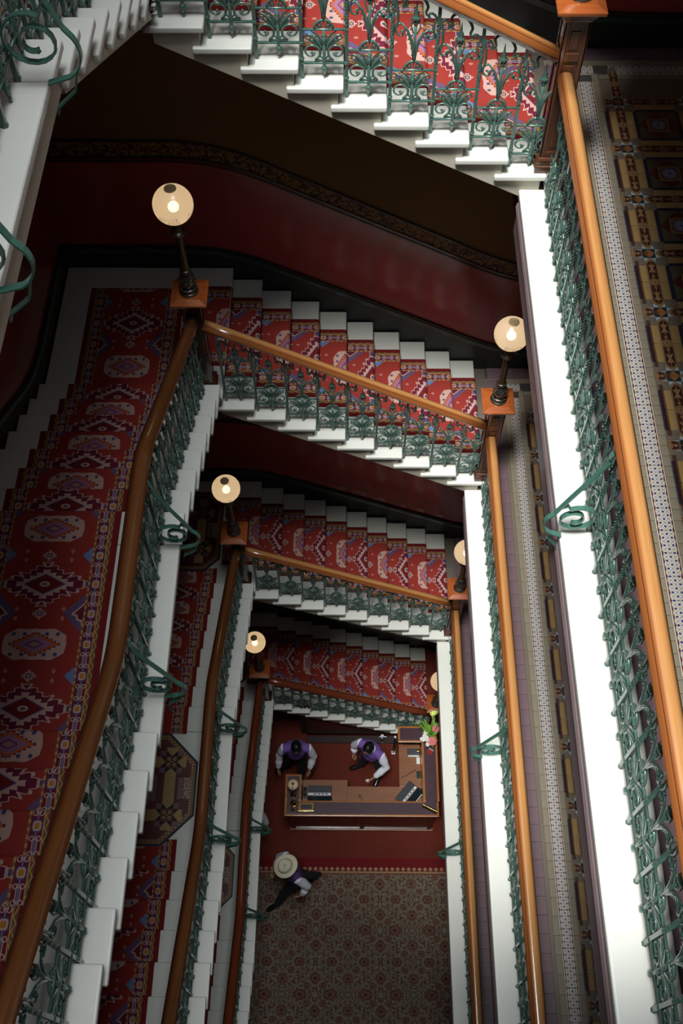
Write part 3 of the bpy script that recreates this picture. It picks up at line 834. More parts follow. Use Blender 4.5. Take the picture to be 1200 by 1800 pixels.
clab = {'A': 'brightly lit red patterned runner on the topmost back flight', 'B': 'red patterned runner on the second back flight, behind the upper pair of lamps',
        'C': 'red patterned runner on the third back flight, behind the middle pair of lamps', 'D': 'red patterned runner on the lowest back flight above the reception'}
llab = {'A': 'red patterned runner on the topmost left stair, behind the green balusters at upper left', 'B': 'wide dim red patterned runner down the left edge, topmost fully seen',
        'C': 'dim red patterned runner on the third left stair', 'D': 'dark red runner strip on the lowest left stair'}
for k, d in LV.items():
    X0, t, r = d['X0'], d['t'], d['r']
    pts = stair_path(10, t, r, d['z'], 0, 0.45)
    carpet([((X0+s, 6.722, z), v) for s, z, v in pts], 0.505, (0, 1, 0), carpet_back, -.15, clab[k], 'runners on the back flights')
    zl = d['zl']; RL = d['rl']; start = (WY-0.32 if k in 'AB' else 6.16)-YL
    p1 = stair_path(8, TL, RL, zl, start, 0.30, 0, .455); p2 = stair_path(8, TL, RL, d['zm'], 0, 0.4, 0, .455)
    if k in 'AB':
        v1 = p1[-1][2]; s1 = YL+p1[-1][0]; gap = s1-(YL2-.035)
        full = [((-2.115, YL+s, z), v) for s, z, v in p1]+[((-2.115, YL2+s, z), v+v1+gap) for s, z, v in p2]
        carpet(full, 0.465, (-1, 0, 0), carpet_left, 0.0, llab[k], 'runners on the left stairs')
    else:
        carpet([((-2.15, YL+s, z), v) for s, z, v in p1], 0.465, (-1, 0, 0), carpet_left, 0.0, llab[k]+', its far half above the corner lamp', 'runners on the left stairs')
        p2 = stair_path(8, TL, RL, d['zm'], 0.33, 0.4, 0, .455)
        carpet([((-2.15, YL2+s, z), v) for s, z, v in p2], 0.465, (-1, 0, 0), carpet_left, 0.2, llab[k]+', its near half below the tiled landing', 'runners on the left stairs')

# ---------------------------------------------------------------- cast iron balusters
def panel_mesh(w_, sl, name='baluster_panel'):
    """cast iron panel; local x across, z up from tread; sl = slope of the rail (dz/dx)"""
    m = MB(); h = w_/2-0.004
    def sh(pts):
        out = []
        for (x, z) in pts:
            f = min(1, max(0, (z-0.52)/0.26)); out.append((x, 0, z+sl*x*f))
        return out
    def T_(pts, r, n=5, flat=(1, 1)):
        r = [q*1.28 for q in r] if isinstance(r, list) else r*1.28
        m.tube(sh(pts), r, n, 0, flat)
    # two cross rails
    for z, r in ((0.112, 0.0095), (0.345, 0.0085)): m.tube([(-h, 0, z), (h, 0, z)], r, 6)
    for s in (-1, 1):
        m.lathe([(0.006, -.014), (0.015, -.006), (0.015, .006), (0.006, .014)], 6, (s*h, 0, 0.112))
        # C scrolls under the lower rail pair
        T_([(s*p[0], p[1]) for p in [(0.006, 0.125)]+arc(0.078, 0.185, 0.055, 250, 60, 10, 0.050)+arc(0.080, 0.188, 0.047, 60, -170, 10, 0.020)], [0.0065]*10+[0.0055]*6+[0.0045]*7)
        m.lathe([(0.002, -.013), (0.012, 0), (0.002, .013)], 6, (s*0.078, 0, 0.183))
        # acanthus leaf with three lobes
        T_([(s*0.004, 0.20), (s*0.035, 0.255), (s*0.075, 0.300), (s*0.118, 0.318)], [0.004, 0.010, 0.009, 0.002], 5, (1, .6))
        T_([(s*0.012, 0.215), (s*0.050, 0.245), (s*0.090, 0.270), (s*0.122, 0.290)], [0.003, 0.007, 0.006, 0.002], 4, (1, .6))
        T_([(s*0.002, 0.23), (s*0.022, 0.275), (s*0.044, 0.308), (s*0.080, 0.334)], [0.004, 0.009, 0.008, 0.002], 4, (1, .6))
        for q in range(4):
            x_, z_ = 0.035+q*0.024, 0.252+q*0.017
            T_([(s*x_, z_), (s*(x_+0.012), z_-0.016)], [0.006, 0.0015], 4)
        T_([(s*0.004, 0.135), (s*0.030, 0.165), (s*0.030, 0.21), (s*0.010, 0.235)], 0.0045, 4)
        # small volutes in the fan
        T_([(s*p[0], p[1]) for p in arc(0.026, 0.376, 0.020, -90, 250, 9, 0.010)], 0.004, 4)
        # trumpet blades opening from the upper stem
        T_([(s*0.003, 0.40), (s*0.009, 0.47), (s*0.022, 0.55), (s*0.050, 0.615), (s*0.088, 0.652)], [0.006, 0.0075, 0.009, 0.007, 0.005], 5, (1, .7))
        for q in range(4):
            x_, z_ = 0.020+q*0.014, 0.545+q*0.025
            T_([(s*(x_-.004), z_), (s*(x_+0.014), z_-0.015)], [0.006, 0.002], 4)
        T_([(s*p[0], p[1]) for p in arc(0.088, 0.606, 0.046, 90, -170, 10, 0.018)], [0.0065]*6+[0.005]*5, 5)
        m.lathe([(0.002, -.012), (0.013, 0), (0.002, .012)], 6, sh([(s*0.084, 0.604)])[0])
        T_([(s*0.012, 0.60), (s*0.030, 0.655), (s*0.026, 0.695), (s*0.006, 0.705)], 0.005, 4)
        # side cusp springing from the post
        T_([(s*p[0], p[1]) for p in [(0.128, 0.60), (0.112, 0.655), (0.116, 0.72)]+arc(0.100, 0.762, 0.028, 0, 190, 7, 0.022)], 0.0065, 5)
        T_([(s*p[0], p[1]) for p in [(0.074, 0.752), (0.084, 0.742), (0.088, 0.752)]], 0.006, 4)
        # half of the crown arch
        T_([(s*p[0], p[1]) for p in [(0.058, 0.772)]+arc(0.0, 0.800, 0.070, 10, 90, 6)], 0.0075, 5)
        T_([(s*0.058, 0.772), (s*0.064, 0.756), (s*0.074, 0.762)], 0.006, 4)
    # central stem, pendant foot and collar
    m.tube([(0, 0, 0.03), (0, 0, 0.112), (0, 0, 0.345)], [0.010, 0.013, 0.011], 6)
    m.lathe([(0.010, 0.03), (0.012, 0.045), (0.022, 0.075), (0.010, 0.09)], 6)
    m.lathe([(0.006, 0.0), (0.009, 0.03)], 5)
    m.lathe([(0.010, 0.245), (0.024, 0.26), (0.010, 0.285), (0.018, 0.30), (0.008, 0.32)], 6, sy=.7)
    # fan above the middle rail
    m.tube(xz(arc(0, 0.352, 0.058, 0, 180, 12)), 0.0095, 5)
    for a in (30, 60, 90, 120, 150):
        ca, sa = math.cos(math.radians(a)), math.sin(math.radians(a))
        m.tube([(ca*0.012, 0, 0.352+sa*0.012), (ca*0.062, 0, 0.352+sa*0.062)], [0.003, 0.006], 4)
    m.tube([(0, 0, 0.40), (0, 0, 0.52), (0, 0, 0.66)], [0.011, 0.009, 0.012], 6)
    # spear finial
    m.lathe([(0.010, .66), (0.022, .675), (0.012, .69), (0.030, .705), (0.030, .715), (0.012, .725), (0.020, .74), (0.008, .765), (0.001, .825)], 8, sy=.7)
    return m.mesh(name, green, fix=True)
def post_mesh(z0, z1, name='baluster'):
    m = MB(); n = 46; b = 0; s = 0.0115
    zs = [z0+(z1-z0)*i/n for i in range(n+1)]
    for z in zs:
        f = min(1, max(0, (z-0.36)/0.30)); a = f*PI*5+PI/4
        for k in range(4): m.v.append((math.cos(a+k*PI/2)*s*1.3, math.sin(a+k*PI/2)*s*1.3, z))
    for i in range(n):
        for k in range(4): k2 = (k+1) % 4; m.face((i*4+k, i*4+k2, (i+1)*4+k2, (i+1)*4+k))
    m.face((3, 2, 1, 0)); m.face([n*4+k for k in range(4)])
    for (r, z) in ((0.017, 0.0), (0.017, 0.112), (0.014, 0.345)):
        m.lathe([(r*.5, z-.016), (r, z-.007), (r, z+.007), (r*.5, z+.016)], 6)
    m.lathe([(0.007, z0), (0.013, z0+.012), (0.008, z0+.04)], 6)
    return m.mesh(name, green)
RAILPROF = [(-.034, -.052), (-.034, -.030), (-.052, -.026), (-.058, -.010), (-.050, 0.000), (-.046, .008), (-.036, .022), (-.018, .031), (0, .034),
            (.018, .031), (.036, .022), (.046, .008), (.050, 0.000), (.058, -.010), (.052, -.026), (.034, -.030), (.034, -.052)]
def brace(root, y, flip, base, inset):
    """wrought iron scroll stay in the plane across the balustrade. d = outward, h = up"""
    m = MB(); e = inset
    S = lambda pts: [(p[0], 0, p[1]) for p in pts]
    flat = dict(n=4, flat=(0.35, 1.35), up=(0, 1, 0))
    m.tube(S(arc(0.030, 0.815, 0.030, -60, 240, 10, 0.012)[::-1]+[(0.045, 0.77), (0.10, 0.62), (0.18, 0.42), (0.245, 0.25)]+arc(0.165, 0.16, 0.12, 25, -62, 8, 0.135)+[(e-0.005, 0.012)]), 0.0160, **flat)
    m.tube(S([(0.262, 0.075), (0.235, -0.02), (e+0.008, -0.10), (e+0.003, -0.13)]), 0.0150, **flat)
    m.tube(S([(0.222, 0.315), (0.185, 0.335)]+arc(0.112, 0.205, 0.105, 60, 330, 14, 0.10)+arc(0.125, 0.195, 0.082, -30, 200, 10, 0.045)+arc(0.118, 0.185, 0.038, 200, 300, 5, 0.030)), 0.0150, **flat)
    m.lathe([(0.002, -.012), (0.014, 0), (0.002, .012)], 6, (0.128, 0, 0.15))
    o = m.build('scroll_brace', greenb, root, (0, y, base), PI if flip else 0)
    return o

def rail(root, path, side, mat):
    m = MB(); m.sweep(path, RAILPROF, side); return m.build('handrail', mat, root, fix=True)
def bend(pts, rad=0.22, n=6):
    """round corners of a 3d polyline"""
    out = [Vector(pts[0])]
    for i in range(1, len(pts)-1):
        p, q, r_ = Vector(pts[i-1]), Vector(pts[i]), Vector(pts[i+1])
        k = min(rad, (p-q).length*.45, (r_-q).length*.45)
        A = q+(p-q).normalized()*k; C_ = q+(r_-q).normalized()*k
        for j in range(n+1): f = j/n; out.append(A*(1-f)**2+q*2*f*(1-f)+C_*f*f)
    out.append(Vector(pts[-1])); return out
def straight(path, step=0.25):
    out = [Vector(path[0])]
    for i in range(1, len(path)):
        a, b_ = Vector(path[i-1]), Vector(path[i]); n = max(1, int((b_-a).length/step))
        for j in range(1, n+1): out.append(a+(b_-a)*j/n)
    return out
BX = 1.379; BY = 5.93
pm_flat = panel_mesh(0.279, 0.0)
pm_left = panel_mesh(TL, -RL/TL)
post_flat = post_mesh(0.0, 0.875)
post_left = post_mesh(-RL+.002, 0.835)
ordl = {'A': 'topmost', 'B': 'second', 'C': 'third', 'D': 'lowest'}
for k, d in LV.items():
    LX = XL-0.139; RL = d['rl']; pm_left = panel_mesh(TL, -RL/TL); post_left = post_mesh(-RL+.002, 0.835)
    X0, t, r, z, zl = d['X0'], d['t'], d['r'], d['z'], d['zl']
    sl = -r/t
    # back flight balustrade
    root = tag(empty('balustrade', (0, 0, z)), f'green cast iron balusters with sloping wooden handrail on the {ordl[k]} back flight', 'railing', 'balustrades of the back flights')
    pm = panel_mesh(t, sl); po = post_mesh(-r+.002, 0.835)
    for i in range(10):
        zt = (i+1)*r if i < 9 else 10*r
        xc = X0+0.020-t*i-t/2
        if i == 9: xc_ok = xc > -1.19+0.05
        if i < 9: link('baluster_panel', pm, root, (xc, BY, zt))
        if i < 9: link('baluster', po, root, (X0+0.020-t*(i+1), BY, zt+r))
    h = lambda x: r*(1+(X0-x)/t)+0.868
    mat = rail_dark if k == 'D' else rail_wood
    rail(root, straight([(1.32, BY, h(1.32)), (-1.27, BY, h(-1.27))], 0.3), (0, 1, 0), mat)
    m = MB(); m.sweep([(1.31, BY, h(1.31)-.058), (-1.26, BY, h(-1.26)-.058)], [(-.014, -.006), (.014, -.006), (.014, .006), (-.014, .006)], (0, 1, 0)); m.build('rail_core', greenb, root)
    # left balustrade
    zm = d['zm']-z
    root = tag(empty('balustrade', (0, 0, z)), f'green cast iron balusters with twice-bent wooden handrail on the {ordl[k]} left stair', 'railing', 'balustrades of the left stairs')
    for i in range(7):
        yc = YL+.020-TL*i-TL/2; zt = zl-z+(i+1)*RL
        link('baluster_panel', pm_left, root, (LX, yc, zt), PI/2)
        link('baluster', post_left, root, (LX, YL+.020-TL*(i+1), zt+RL), PI/2)
    yA = YL-7*TL+.020; yB = YL2+.020; nn = 6; stp = (yA-yB)/nn
    for i in range(nn):
        yc = yA-stp*(i+.5)
        link('baluster_panel', pm_flat, root, (LX, yc, zm), PI/2)
        if i: link('baluster', post_flat, root, (LX, yA-stp*i, zm), PI/2)
    for i in range(8):
        if k != 'A' or True:
            yc = YL2+.020-TL*i-TL/2; zt = zm+(i+1)*RL
            link('baluster_panel', pm_left, root, (LX, yc, zt), PI/2)
            link('baluster', post_left, root, (LX, YL2+.020-TL*(i), zt), PI/2)
    hl = lambda y: zl-z+RL*(1+(YL-y)/TL)+.868
    zf = zm+0.93
    yb1 = YL+TL-(zf-.868-(zl-z))/RL*TL
    hl2 = lambda y: zm+RL*(1+(YL2-y)/TL)+.868
    yb2 = YL2+TL-(zf-.868-zm)/RL*TL
    path = [(LX, 5.90, hl(5.90)), (LX, yb1, zf), (LX, yb2, zf), (LX, -0.15, hl2(-0.15))]
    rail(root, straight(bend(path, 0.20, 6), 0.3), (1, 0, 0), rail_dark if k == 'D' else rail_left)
    m = MB(); m.sweep([(p[0], p[1], p[2]-.058) for p in straight(bend(path, .2, 4), .5)], [(-.014, -.006), (.014, -.006), (.014, .006), (-.014, .006)], (1, 0, 0)); m.build('rail_core', greenb, root)
    for yb in (3.555, 2.445):
        o = brace(root, yb, False, zm, 0.139); o.location.x = LX
    # gallery balustrade
    if k != 'D':
        root = tag(empty('balustrade', (0, 0, z)), f'green cast iron balusters with level wooden handrail along the {ordl[k]} right gallery', 'railing', 'balustrades of the galleries')
        y0 = 5.80; n = 22; pw = 0.279
        for i in range(n):
            link('baluster_panel', pm_flat, root, (BX, y0-pw*(i+.5), 0), PI/2)
            link('baluster', post_flat, root, (BX, y0-pw*(i+1), 0), PI/2)
        rail(root, straight([(BX, 5.87, 0.912), (BX, -0.35, 0.912)], .3), (1, 0, 0), mat)
        m = MB(); m.sweep([(BX, 5.86, .855), (BX, -0.35, .855)], [(-.014, -.006), (.014, -.006), (.014, .006), (-.014, .006)], (1, 0, 0)); m.build('rail_core', greenb, root)
        o = brace(root, 2.965, True, 0, 0.173); o.location.x = BX

# ---------------------------------------------------------------- newel posts and globe lamps
def sq(mb, w0, z0, w1, z1): 
    a, b_ = w0/2, w1/2; n = mb.add([(-a,-a,z0),(a,-a,z0),(a,a,z0),(-a,a,z0),(-b_,-b_,z1),(b_,-b_,z1),(b_,b_,z1),(-b_,b_,z1)])
    for q in ((0,3,2,1),(4,5,6,7),(0,1,5,4),(1,2,6,5),(2,3,7,6),(3,0,4,7)): mb.face([n+i for i in q])
def make_newel(H):
    m = MB()
    for w0, z0, w1, z1 in ((.200, 0, .200, .05), (.215, .05, .205, .065), (.190, .065, .190, .105), (.205, .105, .175, .125)): sq(m, w0, z0, w1, z1)
    base = m.mesh('base', newel_wood, 0.004, 1)
    m = MB(); sq(m, .135, .12, .135, H-.11)
    for i in range(4):       # raised corner stiles and panel rails
        a = i*PI/2; ca, sa = math.cos(a), math.sin(a)
        def B(x0, x1, z0, z1):
            pts = [(x0, -.079), (x1, -.079), (x1, -.066), (x0, -.066)]
            m.prism([(p[0]*ca-p[1]*sa, p[0]*sa+p[1]*ca) for p in pts], z0, z1)
        B(-.079, -.048, .13, H-.12); B(.048, .079, .13, H-.12)
        for z0, z1 in ((.13, .17), (H-.40, H-.34), (H-.17, H-.12)): B(-.048, .048, z0, z1)
    shaft = m.mesh('shaft', newel_wood, 0.003, 1)
    m = MB()
    for i in range(4):
        a = i*PI/2; ca, sa = math.cos(a), math.sin(a)
        pts = [(-.030, -.074), (.030, -.074), (.030, -.067), (-.030, -.067)]
        for z0, z1 in ((H-.32, H-.19), (.20, H-.43)): m.prism([(p[0]*ca-p[1]*sa, p[0]*sa+p[1]*ca) for p in pts], z0, z1)
    panel = m.mesh('raised_panel', edge_wood if False else newel_wood, 0.004, 1)
    m = MB()
    for w0, z0, w1, z1 in ((.165, H-.125, .180, H-.105), (.180, H-.105, .215, H-.085), (.215, H-.085, .225, H-.06), (.240, H-.06, .27, H-.045)): sq(m, w0, z0, w1, z1)
    neck = m.mesh('neck_moulding', newel_wood, 0.003, 1)
    m = MB(); sq(m, .300, H-.045, .305, H-.020); sq(m, .295, H-.020, .190, H); cap = m.mesh('cap', cap_wood, 0.005, 2)
    return base, shaft, panel, neck, cap
nparts = {h: make_newel(h) for h in (1.27, 1.35)}
def newel(x, y, z, label, H):
    root = tag(empty('newel_post', (x, y, z)), label, 'newel post', 'newel posts')
    for n, me in zip(('base', 'shaft', 'raised_panel', 'neck_moulding', 'cap'), nparts[H]): link(n, me, root)
    return root
# globe lamp parts
m = MB(); m.lathe([(.078, 0), (.080, .012), (.070, .022), (.058, .028), (.062, .040), (.066, .048), (.056, .058)], 20); l_base = m.mesh('base', pewter)
m = MB()
for i in range(18):
    a = 2*PI*i/18; m.lathe([(.002, -.012), (.0105, -.004), (.0105, .004), (.002, .012)], 5, (.061*math.cos(a), .061*math.sin(a), .047))
l_bead = m.mesh('bead_ring', pewter)
m = MB(); m.lathe([(.046, .058), (.040, .068), (.054, .085), (.064, .115), (.064, .145), (.054, .18), (.038, .21), (.034, .225)], 18)
for i in range(9):
    a = 2*PI*i/9
    for q, (r_, z_) in enumerate(((.062, .10), (.066, .13), (.058, .165))):
        aa = a+q*0.3; m.tube([(r_*math.cos(aa), r_*math.sin(aa), z_-.012), ((r_+.006)*math.cos(aa+.1), (r_+.006)*math.sin(aa+.1), z_), (r_*math.cos(aa+.2), r_*math.sin(aa+.2), z_+.012)], [.003, .008, .003], 4, up=(math.cos(a), math.sin(a), 0))
l_urn = m.mesh('leaf_urn', pewter)
m = MB(); m.lathe([(.034, .222), (.048, .232), (.050, .240), (.040, .25), (.036, .256)], 18); l_ring = m.mesh('collar', pewter)
m = MB(); m.lathe([(.035, .255)]+[(.035-.007*i/10, .26+.34*i/10) for i in range(11)]+[(.029, .61)], 24, flute=(.26, .60)); l_col = m.mesh('fluted_column', bronze)
m = MB(); m.lathe([(.030, .608), (.040, .615), (.044, .625), (.058, .640), (.062, .652), (.058, .662), (.040, .668), (.030, .69), (.034, .70), (.022, .71), (.020, .755), (.050, .768), (.054, .776), (.050, .780)], 20); l_cup = m.mesh('gallery_cup', pewter)
GR = .1535; GZ = .925
def sphere_prof(r, cz, a0, a1, n=22): return [(max(.001, r*math.cos(math.radians(a0+(a1-a0)*i/n))), cz+r*math.sin(math.radians(a0+(a1-a0)*i/n))) for i in range(n+1)]
m = MB(); pr = sphere_prof(GR, GZ, -78, 74); n = 40
for (r_, z_) in pr:
    for q in range(n): m.v.append((r_*math.cos(2*PI*q/n), r_*math.sin(2*PI*q/n), z_))
for i in range(len(pr)-1):
    for q in range(n): q2 = (q+1) % n; m.face((i*n+q, i*n+q2, (i+1)*n+q2, (i+1)*n+q), True)
def globe_mat():
    mt = bpy.data.materials.new('frosted_lamp_glass'); mt.use_nodes = True; t = mt.node_tree; t.nodes.clear()
    out = t.nodes.new('ShaderNodeOutputMaterial')
    tc = t.nodes.new('ShaderNodeTexCoord')
    tr = t.nodes.new('ShaderNodeBsdfTranslucent'); tr.inputs[0].default_value = (0.88, 0.80, 0.70, 1)
    df = t.nodes.new('ShaderNodeBsdfDiffuse'); df.inputs[0].default_value = (0.50, 0.44, 0.37, 1)
    rf = t.nodes.new('ShaderNodeBsdfRefraction'); rf.inputs['Roughness'].default_value = 0.34; rf.inputs['IOR'].default_value = 1.12; rf.inputs[0].default_value = (1, 0.9, 0.75, 1)
    tp = t.nodes.new('ShaderNodeBsdfTransparent'); tp.inputs[0].default_value = (1, 0.88, 0.7, 1)
    gl = t.nodes.new('ShaderNodeBsdfGlossy'); gl.inputs['Roughness'].default_value = 0.25
    em = t.nodes.new('ShaderNodeEmission'); em.inputs[0].default_value = (1.0, 0.68, 0.40, 1); em.inputs[1].default_value = 0.05
    ns = t.nodes.new('ShaderNodeTexNoise'); ns.inputs['Scale'].default_value = 55; ns.inputs['Detail'].default_value = 1; t.links.new(tc.outputs['Object'], ns.inputs['Vector'])
    sx = t.nodes.new('ShaderNodeSeparateXYZ'); t.links.new(tc.outputs['Object'], sx.inputs[0])
    X, Y, Z = [V(t, sx.outputs[i]) for i in range(3)]; nz = V(t, ns.outputs[0])
    # etched festoon low on the well side of the globe
    reg = (Z-GZ+0.055).abs().lt(0.045)*(X.abs().lt(0.075)+Y.abs().lt(0.075)).min(1.0)
    et = nz.band(0.46, 0.53)*reg
    def mx(f, a, b):
        n_ = t.nodes.new('ShaderNodeMixShader'); 
        if isinstance(f, V): t.links.new(f.s, n_.inputs[0])
        else: n_.inputs[0].default_value = f
        t.links.new(a.outputs[0], n_.inputs[1]); t.links.new(b.outputs[0], n_.inputs[2]); return n_
    a = mx(0.25, tr, df); a = mx(0.22, a, tp); a = mx(0.06, a, gl)
    dk = t.nodes.new('ShaderNodeBsdfDiffuse'); dk.inputs[0].default_value = (0.16, 0.08, 0.03, 1)
    a = mx(et*0.7, a, dk)
    ad = t.nodes.new('ShaderNodeAddShader'); t.links.new(a.outputs[0], ad.inputs[0]); t.links.new(em.outputs[0], ad.inputs[1])
    t.links.new(ad.outputs[0], out.inputs[0]); return mt
glass_m = globe_mat()
l_globe = m.mesh('glass_globe', glass_m)
m = MB(); m.lathe([(.043, GZ+.1475), (.047, GZ+.150), (.046, GZ+.156), (.041, GZ+.157), (.039, GZ+.150)], 24)
for a in range(0, 180, 30):
    c, s = math.cos(math.radians(a)), math.sin(math.radians(a)); m.tube([(-.043*c, -.043*s, GZ+.149), (.043*c, .043*s, GZ+.149)], .0016, 4, up=(0, 0, 1))
for rr in (.014, .028): m.tube([(rr*math.cos(q*PI/6), rr*math.sin(q*PI/6), GZ+.149) for q in range(13)], .0016, 4, up=(0, 0, 1))
m.lathe([(.040, GZ+.146), (.040, GZ+.1475)], 20)
l_vent = m.mesh('pierced_brass_vent', plain('dull_brass', (0.34, 0.25, 0.13, 1), 0.5, 0.2, 0, 0.6, 70))
bulb_m = bpy.data.materials.new('glowing_bulb'); bulb_m.use_nodes = True
bb_ = bulb_m.node_tree.nodes['Principled BSDF']; bb_.inputs['Emission Color'].default_value = (1, .80, .52, 1); bb_.inputs['Emission Strength'].default_value = 8
m = MB(); m.lathe(sphere_prof(.042, GZ-.02, -85, 85, 12), 14); l_bulb = m.mesh('bulb', bulb_m)
m = MB(); m.lathe([(.018, .77), (.018, .83), (.014, GZ-.055)], 10); l_sock = m.mesh('lamp_holder', bronze)
LAMPPARTS = (('base', l_base), ('bead_ring', l_bead), ('leaf_urn', l_urn), ('collar', l_ring), ('fluted_column', l_col), ('gallery_cup', l_cup), ('glass_globe', l_globe), ('pierced_vent', l_vent), ('bulb', l_bulb), ('lamp_holder', l_sock))
def lamp(x, y, z, label, lean=0.0):
    root = tag(empty('globe_lamp', (x, y, z), random.uniform(-.2, .2)), label, 'lamp', 'frosted globe lamps on newel posts')
    for n, me in LAMPPARTS: link(n, me, root)
    return root
spots = []
for k, d in LV.items():
    nm = {'A': 'top', 'B': 'second', 'C': 'third', 'D': 'lowest'}[k]
    zr = d['z']+d['r']
    newel(1.392, 5.955, zr, {'A': 'dark carved newel post with orange cap at the top right', 'B': 'newel post with orange cap under the upper right globe lamp', 'C': 'newel post with orange cap under the middle right globe lamp', 'D': 'newel post at the foot of the lowest back flight'}[k], 1.27 if k == 'A' else 1.27)
    lamp(1.392, 5.955, zr+1.27, {'A': 'globe lamp at the top right corner, only its beaded foot in view', 'B': 'lit globe lamp at upper right, beside the white kerb', 'C': 'lit globe lamp at middle right, half hidden by the white kerb', 'D': 'globe lamp at the foot of the lowest back flight'}[k])
    newel(-1.340, 5.965, d['zl'], {'A': 'newel post at the topmost corner landing', 'B': 'newel post with red-brown cap under the largest globe lamp', 'C': 'newel post with dark cap under the middle left globe lamp', 'D': 'dark newel post under the smallest globe lamp'}[k], 1.27)
    lamp(-1.340, 5.965, d['zl']+1.27, {'A': 'globe lamp at the topmost corner landing', 'B': 'largest lit globe lamp, at upper left against the dark wall', 'C': 'lit globe lamp at middle left beside the tiled landing', 'D': 'smallest lit globe lamp, low at left above the reception'}[k])
    for x, z_ in ((1.392, zr), (-1.340, d['zl'])):
        l = bpy.data.lights.new('lamp_glow', 'POINT'); l.energy = 0.8; l.color = (1, .72, .42); l.shadow_soft_size = .16
        o = bpy.data.objects.new('lamp_glow', l); COL.objects.link(o); o.location = (x, 5.96, z_+1.27+.925)

# ---------------------------------------------------------------- ground floor carpets
m = MB(); m.box(WX, WR, 3.86, WY, 0, 0.008); tag(m.build('fitted_carpet', reddot_m), 'dark red carpet with small dots under and around the reception desk', 'carpet')
m = MB(); m.box(WX, WR, FY, 3.598, 0, 0.010); tag(m.build('oriental_carpet', oriental_m), 'large beige and brown floral carpet filling the hall floor', 'carpet')
m = MB(); m.box(WX, WR, 0, 0.262, 0, 0.009); tag(m.build('carpet_border', fringe_m, None, (0, 3.598, 0)), 'brown striped border between the red and the floral carpets', 'carpet border')
# panelled side under the lowest flight
root = tag(empty('spandrel_panelling', (0, 5.90, 0)), 'dark mahogany panelling closing the side of the lowest stair behind the desk', 'panelling')
d = LV['D']; top = lambda x: max(0.02, d['r']*(1+(d['X0']-x)/d['t'])-0.36)
m = MB(); m.prism([(-0.72, 0), (0.95, 0), (0.95, top(0.95)), (-0.72, top(-0.72))], 0.0, 0.04, ax='y'); m.build('backboard', dark_wood, root)
for x0, x1 in ((-0.68, -0.30), (-0.24, 0.12), (0.18, 0.52)):
    m = MB(); m.prism([(x0, 0.16), (x1, 0.16), (x1, top(x1)-.07), (x0, top(x0)-.07)], -0.018, 0.0, ax='y'); m.build('raised_panel', dark_wood, root, bevel=0.008)
m = MB(); m.box(-0.72, 0.95, -0.14, -0.019, 0.008, 0.05); m.build('plinth', plain('dull_dark_plinth', (.02, .007, .006, 1), .7), root, bevel=0.006)
curt = MB()
for i in range(13):
    a = i*0.55; x = -0.80+0.012*i-0.06
    pass
pts = [(-.90+.018*i, 0.018*math.sin(i*1.9)) for i in range(11)]
curt.prism([(p[0], p[1]) for p in pts]+[(p[0], p[1]+.03) for p in pts[::-1]], 0.01, 1.30)
tag(curt.build('curtain', plain('maroon_velvet', (0.05, 0.006, 0.012, 1), 0.9), None, (0.08, 5.93, 0)), 'maroon velvet curtain hanging at the left end of the stair panelling', 'curtain')

# ---------------------------------------------------------------- reception desk
root = tag(empty('reception_desk', (0.2, 4.25, 0)), 'L-shaped oak reception desk with raised leather-topped ledge', 'desk')
ox, oy = 0.2, 4.25
def dbox(name, x0, x1, y0, y1, z0, z1, mat, bev=0.006, par=None):
    m = MB(); m.box(x0-ox, x1-ox, y0-oy, y1-oy, z0, z1); return m.build(name, mat, par or root, bevel=bev)
def slab(name, x0, x1, y0, y1):
    """raised counter length: oak frame with leather let into it"""
    o = dbox('counter_ledge', x0, x1, y0, y1, 1.055, 1.098, edge_wood, 0.010)
    return o
# outer carcase
dbox('front_panel', -0.93, 1.33, 4.32, 4.36, 0.10, 1.055, dark_wood)
dbox('plinth', -0.96, 1.375, 4.285, 4.34, 0.008, 0.06, desk_wood, 0.008)
dbox('plinth_moulding', -0.945, 1.36, 4.30, 4.34, 0.06, 0.10, newel_wood, 0.010)
for x in (-0.93, 0.18, 1.27): dbox('pilaster', x, x+0.07, 4.295, 4.32, 0.10, 1.055, dark_wood)
for x0, x1 in ((-0.82, 0.14), (0.29, 1.23)): dbox('raised_panel', x0, x1, 4.305, 4.32, 0.22, 0.93, dark_wood, 0.008)
dbox('side_panel', 1.31, 1.35, 4.36, 5.64, 0.01, 1.055, dark_wood)
dbox('side_panel', -0.95, -0.91, 4.36, 4.86, 0.01, 1.055, dark_wood)
dbox('back_panel', 0.82, 1.31, 5.60, 5.64, 0.01, 1.055, dark_wood)
# ledges
slab('f', -1.00, 1.40, 4.235, 4.475); slab('r', 1.16, 1.415, 4.476, 5.42); slab('c', 0.785, 1.415, 5.421, 5.69); slab('l', -1.00, -0.74, 4.476, 4.89)
for x0, x1, y0, y1 in ((-0.965, 1.365, 4.265, 4.450), (1.195, 1.380, 4.451, 5.60), (0.82, 1.194, 5.455, 5.655), (-0.965, -0.775, 4.451, 4.855)):
    dbox('leather_inlay', x0, x1, y0, y1, 1.0975, 1.1005, leather, 0)
dbox('inner_facing', -0.74, 1.16, 4.462, 4.475, 0.75, 1.055, edge_wood, 0)
dbox('inner_facing', 1.16, 1.172, 4.476, 5.42, 0.75, 1.055, edge_wood, 0)
